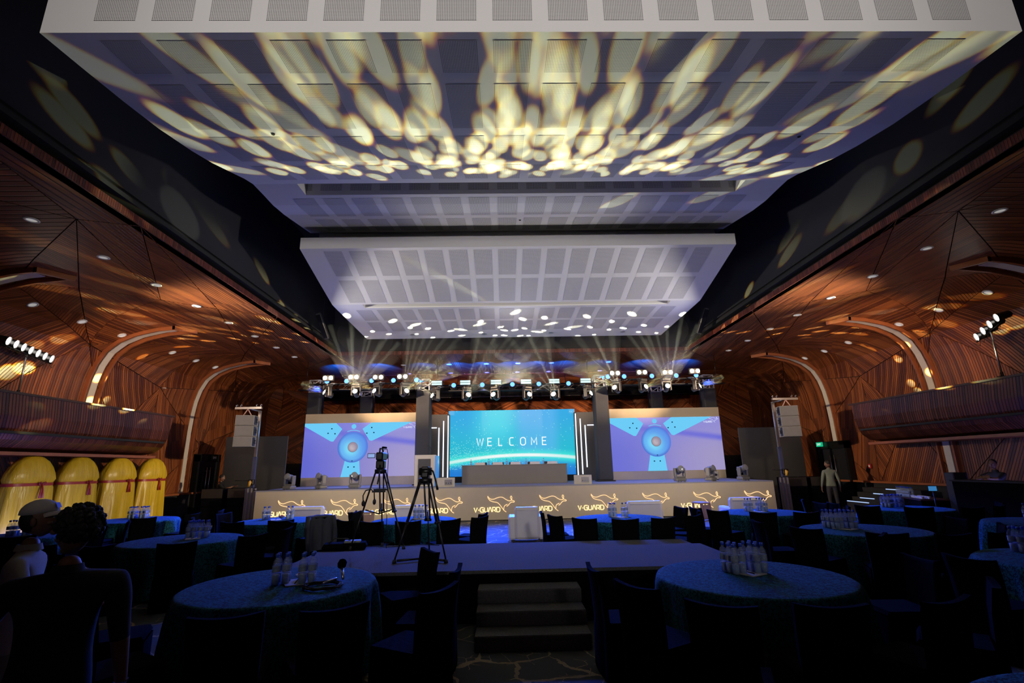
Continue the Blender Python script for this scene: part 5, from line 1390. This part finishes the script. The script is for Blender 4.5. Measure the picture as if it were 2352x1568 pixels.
# ------------------------------------------------------------------ right side: lit steps, buffet, control booth
r = empty('terrace_steps', (0, 0, 0)); tag(r, 'dark steps with blue lit edges against the right wall', 'steps')
for k, (x, z, ya, yb) in enumerate(((12.4, .427, 17.37, 18.46), (12.62, .553, 17.38, 18.08), (12.84, .709, 17.22, 17.68), (13.06, .865, 16.35, 17.35))):
    s = MB().box(x, x+.5-.05*k, 15.9, 18.5, 0 if k == 0 else .40+(k-1)*.15, z).build('step', BLACK, r)
    MB().box(x-.012, x, ya, yb, z-.03, z-.005).build('lit_nosing', L_STEP, s)
r = empty('buffet_table', (12.0, 14.6, 0), -.33); tag(r, 'dark clothed buffet table with bottles and cups by the right wall', 'table')
MB().rbox(-.35, .35, -.8, .95, 0, .72, .01).build('cloth_skirt', BLACKC, r); MB().box(-.37, .37, -.82, .97, .72, .75).build('tabletop', mat('dark_red_cloth', (.06, .015, .012), .7), r)
ca, sa = cos(-.33), sin(-.33)
for k in range(20):
    i, j = k % 10, k//10; lx, ly = -.28+j*.09, .88-i*.09
    bottle(12.0+lx*ca-ly*sa, 14.6+lx*sa+ly*ca, .751, f'water bottle, {ORD[i]} from the far end in the {"front" if j==0 else "back"} row on the buffet', 'bottles on the buffet table')
cup = empty('cup'); MB().lathe([(.025, 0), (.028, .005), (.042, .07), (.039, .07), (.024, .01)], seg=12, cap=False).build('cup_body', mat('white_china', (.8, .78, .72), .2), cup)
MB().lathe([(.0, .0), (.04, .002), (.075, .012)], (0, 0, -.002), 12, cap=False).build('saucer', MATS['white_china'], cup); MB().tube([(.035, 0, .055), (.06, 0, .045), (.03, 0, .02)], .005, 5).build('handle', MATS['white_china'], cup)
CUT = tree_of(cup)
for k in range(14):
    o = cup if k == 0 else copy_tree(cup, CUT); i, j = k % 7, k//7; lx, ly = -.27+j*.16, -.10-i*.1
    o.location = (12.0+lx*ca-ly*sa, 14.6+lx*sa+ly*ca, .755); tag(o, f'white cup, {ORD[i]} from the far end in the {"front" if j==0 else "back"} row on the buffet', 'cup', 'cups on the buffet table')
r = empty('control_booth', (0, 0, 0)); tag(r, 'dark control desk booth along the right wall below the balcony', 'desk')
MB().box(11.9, 12.0, 9.6, 13.4, 0, 1.24).build('front_panel', BLACKC, r); MB().box(12.0, 13.4, 13.32, 13.4, 0, 1.24).build('side_panel', BLACKC, r)
MB().box(11.86, 12.35, 9.6, 13.44, 1.24, 1.28).build('desktop', BLACK, r)
o = empty('equipment_case', (12.22, 13.6, 0)); tag(o, 'tall dark equipment case at the far end of the control booth', 'case')
MB().rbox(-.2, .2, -.15, .15, 0, 1.46, .02).build('case_body', mat('navy_case', (.02, .025, .05), .5), o); MB().box(-.2, .2, -.155, -.15, .7, .72).build('edge_strip', METAL, o); MB().rbox(-.06, .06, -.17, -.15, 1.1, 1.15, .005).build('handle', METALB, o)
o = empty('tablet', (11.42, 13.5, 0)); tag(o, 'small glowing tablet screen on a stand between buffet and booth', 'screen')
MB().tube([(0, 0, 0), (0, 0, 1.0)], .015, 6).build('pole', METALB, o); MB().lathe([(.14, 0), (.14, .02)]).build('base', METALB, o)
Mx = Matrix.Translation((0, 0, 1.06)) @ Matrix.Rotation(-.4, 4, 'Z'); MB().box(-.1, .1, 0, .015, -.07, .07, Mx).build('casing', METALB, o)
MB().quad(*[tuple(Mx @ Vector(p)) for p in ((-.09, -.002, -.06), (.09, -.002, -.06), (.09, -.002, .06), (-.09, -.002, .06))]).build('display', emit('tablet_blue', rgb(60, 130, 190), .8), o)
r = empty('alarm_point', (13.80, 18.9, 1.6)); tag(r, 'small red fire alarm point on the right timber wall', 'alarm')
MB().rbox(-.04, .03, -.06, .06, -.08, .08, .01).build('red_case', MATS['red_plastic'], r); MB().box(-.045, -.04, -.035, .035, -.03, .03).build('glass_plate', MATS['white_plastic'], r)

# ------------------------------------------------------------------ people
def skin_body(name, joints, bones, zones, mats, parent=None, loc=(0, 0, 0), rz=0, sub=2):
    """one continuous surface grown over a jointed skeleton; zones give a material per bone"""
    names = list(joints); me = bpy.data.meshes.new(name)
    me.from_pydata([joints[n][:3] for n in names], [(names.index(a), names.index(b)) for a, b in bones], [])
    o = bpy.data.objects.new(name, me); COL.objects.link(o)
    sk = o.modifiers.new('skin', 'SKIN'); sk.use_smooth_shade = True; sk.branch_smoothing = .4
    sl = me.skin_vertices[0].data if me.skin_vertices else None
    for i, n in enumerate(names):
        r = joints[n][3]; rx, ry = r if isinstance(r, tuple) else (r, r)
        sl[i].radius = (rx, ry); sl[i].use_root = (n == names[0])
    sb = o.modifiers.new('sub', 'SUBSURF'); sb.levels = sub; sb.render_levels = sub
    dg = bpy.context.evaluated_depsgraph_get(); nm = bpy.data.meshes.new_from_object(o.evaluated_get(dg))
    bpy.data.objects.remove(o); o = bpy.data.objects.new(name, nm); COL.objects.link(o)
    nm.materials.clear()
    for m in mats: nm.materials.append(m)
    import bmesh
    bmx = bmesh.new(); bmx.from_mesh(nm)
    bmesh.ops.bisect_plane(bmx, geom=bmx.verts[:]+bmx.edges[:]+bmx.faces[:], plane_co=(0, 0, .90), plane_no=(0, 0, 1)); bmx.to_mesh(nm); bmx.free()
    segs = [(Vector(joints[a][:3]), Vector(joints[b][:3]), zones.get((a, b), 0)) for a, b in bones]
    for p in nm.polygons:
        c = p.center; best, bi = 1e9, 0
        for a, b, zi in segs:
            ab = b-a; t = max(0, min(1, (c-a).dot(ab)/max(ab.length_squared, 1e-9))); d = (c-(a+ab*t)).length
            if d < best: best, bi = d, zi
        if bi == 2 and abs(c.x) < .21 and abs(c.y) < .15 and .8 < c.z < 1.42: bi = 0
        if bi in (0, 1) and abs(c.x) < .24: bi = 1 if c.z < .90 else 0
        p.material_index = bi; p.use_smooth = True
    o.parent = parent; o.location = loc; o.rotation_euler = (0, 0, rz); return o
def ell(mb, c, r, seg=16, rings=10, m=None, fn=None):
    prof = []; n0 = len(mb.v)
    for j in range(rings+1):
        a = -pi/2+pi*j/rings
        for k in range(seg):
            t = 2*pi*k/seg; d = Vector((cos(a)*cos(t), cos(a)*sin(t), sin(a)))
            f = fn(d) if fn else 1.
            p = Vector((c[0]+d.x*r[0]*f, c[1]+d.y*r[1]*f, c[2]+d.z*r[2]*f)); mb.v.append(tuple(m @ p) if m is not None else tuple(p))
    for j in range(rings):
        for k in range(seg):
            k2 = (k+1) % seg; mb.face((n0+j*seg+k, n0+j*seg+k2, n0+(j+1)*seg+k2, n0+(j+1)*seg+k), None, True)
SKIN = mat('brown_skin', (.19, .095, .055), .55, noise=.05); HAIR = mat('black_hair', (.008, .007, .006), .7, noise=.4, nscale=40, bump=.6)
EYEW = mat('eye_white', (.6, .58, .55), .3, noise=0); LIPS = mat('lips', (.20, .06, .05), .5)
def head(parent, c, rz, skin=SKIN, hair='short', tilt=0., s=1.):
    """face looks towards +y before the turn"""
    M0 = Matrix.Translation(c) @ Matrix.Rotation(rz, 4, 'Z') @ Matrix.Rotation(-tilt, 4, 'X') @ Matrix.Scale(s, 4)
    m = MB()
    def f(d):
        q = 1.
        if d.z < 0: q -= .16*abs(d.z)*(1 if d.y < 0 else .3)
        if d.y > .5 and d.z < -.2: q += .05
        return q
    ell(m, (0, 0, 0), (.075, .096, .118), 20, 14, M0, f)
    ell(m, (0, .098, -.018), (.014, .020, .026), 8, 6, M0); ell(m, (0, .085, .028), (.035, .018, .010), 8, 6, M0)
    ell(m, (0, .075, -.092), (.028, .022, .022), 8, 6, M0)
    for a in (-1, 1): ell(m, (a*.076, -.005, -.012), (.010, .018, .030), 8, 6, M0); ell(m, (a*.045, .068, -.03), (.02, .018, .016), 8, 6, M0)
    h = m.build('head', skin, parent)
    e = MB()
    for a in (-1, 1): ell(e, (a*.031, .086, .004), (.013, .008, .008), 8, 6, M0)
    e.build('eyes', EYEW, h)
    e = MB()
    for a in (-1, 1): ell(e, (a*.031, .093, .004), (.006, .003, .006), 8, 6, M0); ell(e, (a*.032, .092, .028), (.020, .005, .004), 8, 4, M0)
    e.build('pupils_and_brows', HAIR, h)
    e = MB(); ell(e, (0, .092, -.058), (.024, .008, .007), 8, 6, M0); e.build('mouth', LIPS, h)
    hm = MB(); rr = random.Random(2)
    if hair == 'bushy':
        ell(hm, (0, -.03, .045), (.105, .115, .105), 24, 16, M0, lambda d: 1+.05*sin(d.x*31+d.z*17)+.05*sin(d.y*27+d.z*23))
        for k in range(90):
            d = Vector((rr.gauss(0, 1), rr.gauss(-.4, 1), rr.gauss(.5, 1))).normalized()
            if d.z > -.75 and not (d.y > .35 and d.z < .45): ell(hm, (d.x*.105, -.03+d.y*.115, .045+d.z*.105), (.019, .019, .019), 6, 4, M0)
    elif hair == 'short':
        ell(hm, (0, -.022, .034), (.083, .092, .094), 18, 12, M0, lambda d: 1+.02*sin(d.x*31+d.z*17) if not (d.y > .4 and d.z < .2) else .82)
    if hair != 'cap': hm.build('hair', HAIR, h)
    else:
        ell(hm, (0, -.03, .0), (.080, .080, .085), 16, 10, M0); hm.build('hair', HAIR, h)
        WC = mat('white_cap', (.55, .53, .52), .8, noise=.05); cp = MB()
        ell(cp, (0, -.008, .045), (.088, .106, .085), 20, 12, M0, lambda d: 1. if d.z > -.15 else .7)
        cp.build('cap_crown', WC, h); br = MB(); nb = 10
        for i in range(nb):
            t0, t1 = -1+2*i/nb, -1+2*(i+1)/nb
            P = lambda t, o: tuple(M0 @ Vector((t*.078, .085+o*(.085*(1-t*t)+.005)-.04*t*t, .045-.018*o-.012*t*t)))
            br.quad(P(t0, 0), P(t1, 0), P(t1, 1), P(t0, 1)); br.quad(*[tuple(Vector(q)-Vector((0, 0, .006))) for q in (P(t0, 0), P(t0, 1), P(t1, 1), P(t1, 0))])
        br.build('cap_brim', WC, h); bd = MB(); bd.quad(*[tuple(M0 @ Vector(p)) for p in ((-.03, .099, .06), (.03, .099, .06), (.026, .088, .095), (-.026, .088, .095))]); bd.build('cap_badge', mat('maroon_badge', (.10, .01, .03), .6), h)
    return h
def fingers(J, B, Z, hand, d, side, pref, zi, curl=.35):
    """five finger chains from the palm; d = pointing direction of the hand, side = across the palm towards the thumb"""
    d = Vector(d).normalized(); side = (Vector(side)-d*d.dot(Vector(side))).normalized(); nrm = d.cross(side)
    for k, (off, ln) in enumerate(((.030, .072), (.010, .080), (-.010, .075), (-.028, .058))):
        base = Vector(hand)+side*off+d*.035; a = base+d*.03*1; p1 = a+(d*cos(curl)+nrm*sin(curl))*ln*.5; p2 = p1+(d*cos(curl*2.2)+nrm*sin(curl*2.2))*ln*.5
        n = [f'{pref}f{k}{q}' for q in 'abc']
        for q, v, rr in zip(n, (a, p1, p2), (.0095, .0085, .0065)): J[q] = (*v, rr)
        B += [(pref+'hand', n[0]), (n[0], n[1]), (n[1], n[2])]
        for bb in B[-3:]: Z[bb] = zi
    t1 = Vector(hand)+side*.038+d*.0; t2 = t1+(side*.6+d*.8).normalized()*.035; t3 = t2+(side*.2+d).normalized()*.028
    for q, v, rr in zip(('t1', 't2', 't3'), (t1, t2, t3), (.012, .010, .008)): J[pref+q] = (*v, rr)
    B += [(pref+'hand', pref+'t1'), (pref+'t1', pref+'t2'), (pref+'t2', pref+'t3')]
    for bb in B[-3:]: Z[bb] = zi
def person(loc, rz, label, arms, shirt, trousers, hair, hrz=0., htilt=0., sleeve='short', s=1., bulk=1., hs=1.):
    r = empty('person', loc, rz); r.scale = (s, s, s); tag(r, label, 'person')
    b = bulk
    J = {'pel': (0, 0, .95, (.155*b, .115*b)), 'waist': (0, 0, 1.10, (.150*b, .11*b)), 'chest': (0, .0, 1.28, (.165*b, .115*b)), 'upch': (0, -.005, 1.40, (.13*b, .09*b)), 'neck': (0, .0, 1.48, .058), 'nk2': (0, .012, 1.56, .052)}
    B = [('pel', 'waist'), ('waist', 'chest'), ('chest', 'upch'), ('upch', 'neck'), ('neck', 'nk2')]; Z = {('neck', 'nk2'): 2}
    for a, q in ((-1, 'l'), (1, 'r')):
        J[q+'hip'] = (a*.095, 0, .88, .095*b); J[q+'kn'] = (a*.11, .01, .50, .066); J[q+'an'] = (a*.12, -.01, .09, .045); J[q+'to'] = (a*.13, .13, .04, .036)
        B += [('pel', q+'hip'), (q+'hip', q+'kn'), (q+'kn', q+'an'), (q+'an', q+'to')]
        for bb in B[-4:-1]: Z[bb] = 1
        Z[B[-1]] = 3
        A = arms[q]; J[q+'sh'] = (a*.175*b, 0, 1.41, .068*b); J[q+'el'] = (*A[0], .048); J[q+'wr'] = (*A[1], .030); J[q+'hand'] = (*A[2], (.032, .020))
        if A[0][2] > 0:
            mid = tuple((J[q+'sh'][i]+A[0][i])/2 for i in range(3)); J[q+'ua'] = (*mid, .060)
        B += [('upch', q+'sh'), (q+'sh', q+'ua'), (q+'ua', q+'el'), (q+'el', q+'wr'), (q+'wr', q+'hand')]
        if sleeve == 'short': Z[B[-2]] = 2
        Z[B[-1]] = 2
        d = Vector(A[2])-Vector(A[1]); fingers(J, B, Z, A[2], d, A[3] if len(A) > 3 else (0, 1, 0), q, 2)
    o = skin_body('body', J, B, Z, [shirt, trousers, SKIN, mat('dark_shoe', (.02, .02, .02), .5)], r)
    head(r, (0, .03, 1.665), hrz, SKIN, hair, htilt, hs)
    m = MB(); m.lathe([(.075, 1.475), (.062, 1.515)], (0, .0, 0), 14, cap=False); m.build('collar', shirt, r)
    return r
hang = lambda a, out=.26: ((a*out, -.02, 1.12), (a*(out+.03), .06, .88), (a*(out+.03), .08, .80))
TEE = mat('black_tshirt', (.006, .006, .007), .95, noise=.2); SHG = mat('pale_grey_shirt', (.30, .30, .29), .9, noise=.1, nscale=25); PANT = mat('grey_trousers', (.20, .19, .18), .9, noise=.15, nscale=20)
GREEN = mat('sage_shirt', (.16, .19, .15), .85, noise=.08); DPANT = mat('dark_trousers', (.02, .02, .025), .8)
# dark haired man in front, seen from behind, turned to the left
p1 = person((-2.17, 2.68, 0), .55, 'man with bushy dark hair in a black T-shirt, standing with his back to us', {'l': ((-.34, .08, 1.16), (-.40, .26, 1.0), (-.41, .33, .95)), 'r': hang(1, .27)}, TEE, PANT, 'bushy', .55, .05, 'short', .94, 1.25, .95)
MB().lathe([(.034, -.008), (.036, 0), (.034, .008)], m=Matrix.Translation((.30, .06, .885)), seg=12, cap=False).build('wristwatch', CHROME, p1)
p2 = person((-2.97, 3.34, 0), -1.1, 'man in a white cap and pale grey shirt beside the dark haired man', {'l': hang(-1), 'r': ((.28, .1, 1.14), (.22, .32, 1.10), (.18, .38, 1.12))}, SHG, PANT, 'cap', -.15, -.12, 'long', .95, 1.0, 1.0)
p3 = person((12.0, 18.6, 0), -.25, 'man in a sage green shirt standing by the right door', {'l': hang(-1), 'r': hang(1)}, GREEN, DPANT, 'short', .9, .2, 'long', 1.03)
p4 = person((12.75, 13.0, 0), 1.75, 'man leaning folded arms on the control booth desk, right', {'l': ((-.25, .30, 1.30), (-.02, .42, 1.33), (.06, .43, 1.33), (0, 0, 1)), 'r': ((.25, .30, 1.30), (.02, .38, 1.36), (-.06, .40, 1.36), (0, 0, 1))}, mat('charcoal_shirt', (.03, .03, .035), .9), DPANT, 'short', .3, .1, 'short')
p5 = person((-10.95, 19.95, 0), -1.2, 'technician in black bending arm over the speaker stack, left of the stage', {'l': ((-.27, .15, 1.18), (-.22, .40, 1.30), (-.20, .47, 1.31)), 'r': ((.27, .2, 1.22), (.2, .45, 1.32), (.18, .52, 1.33))}, TEE, DPANT, 'short', .0, .3, 'short', .98)
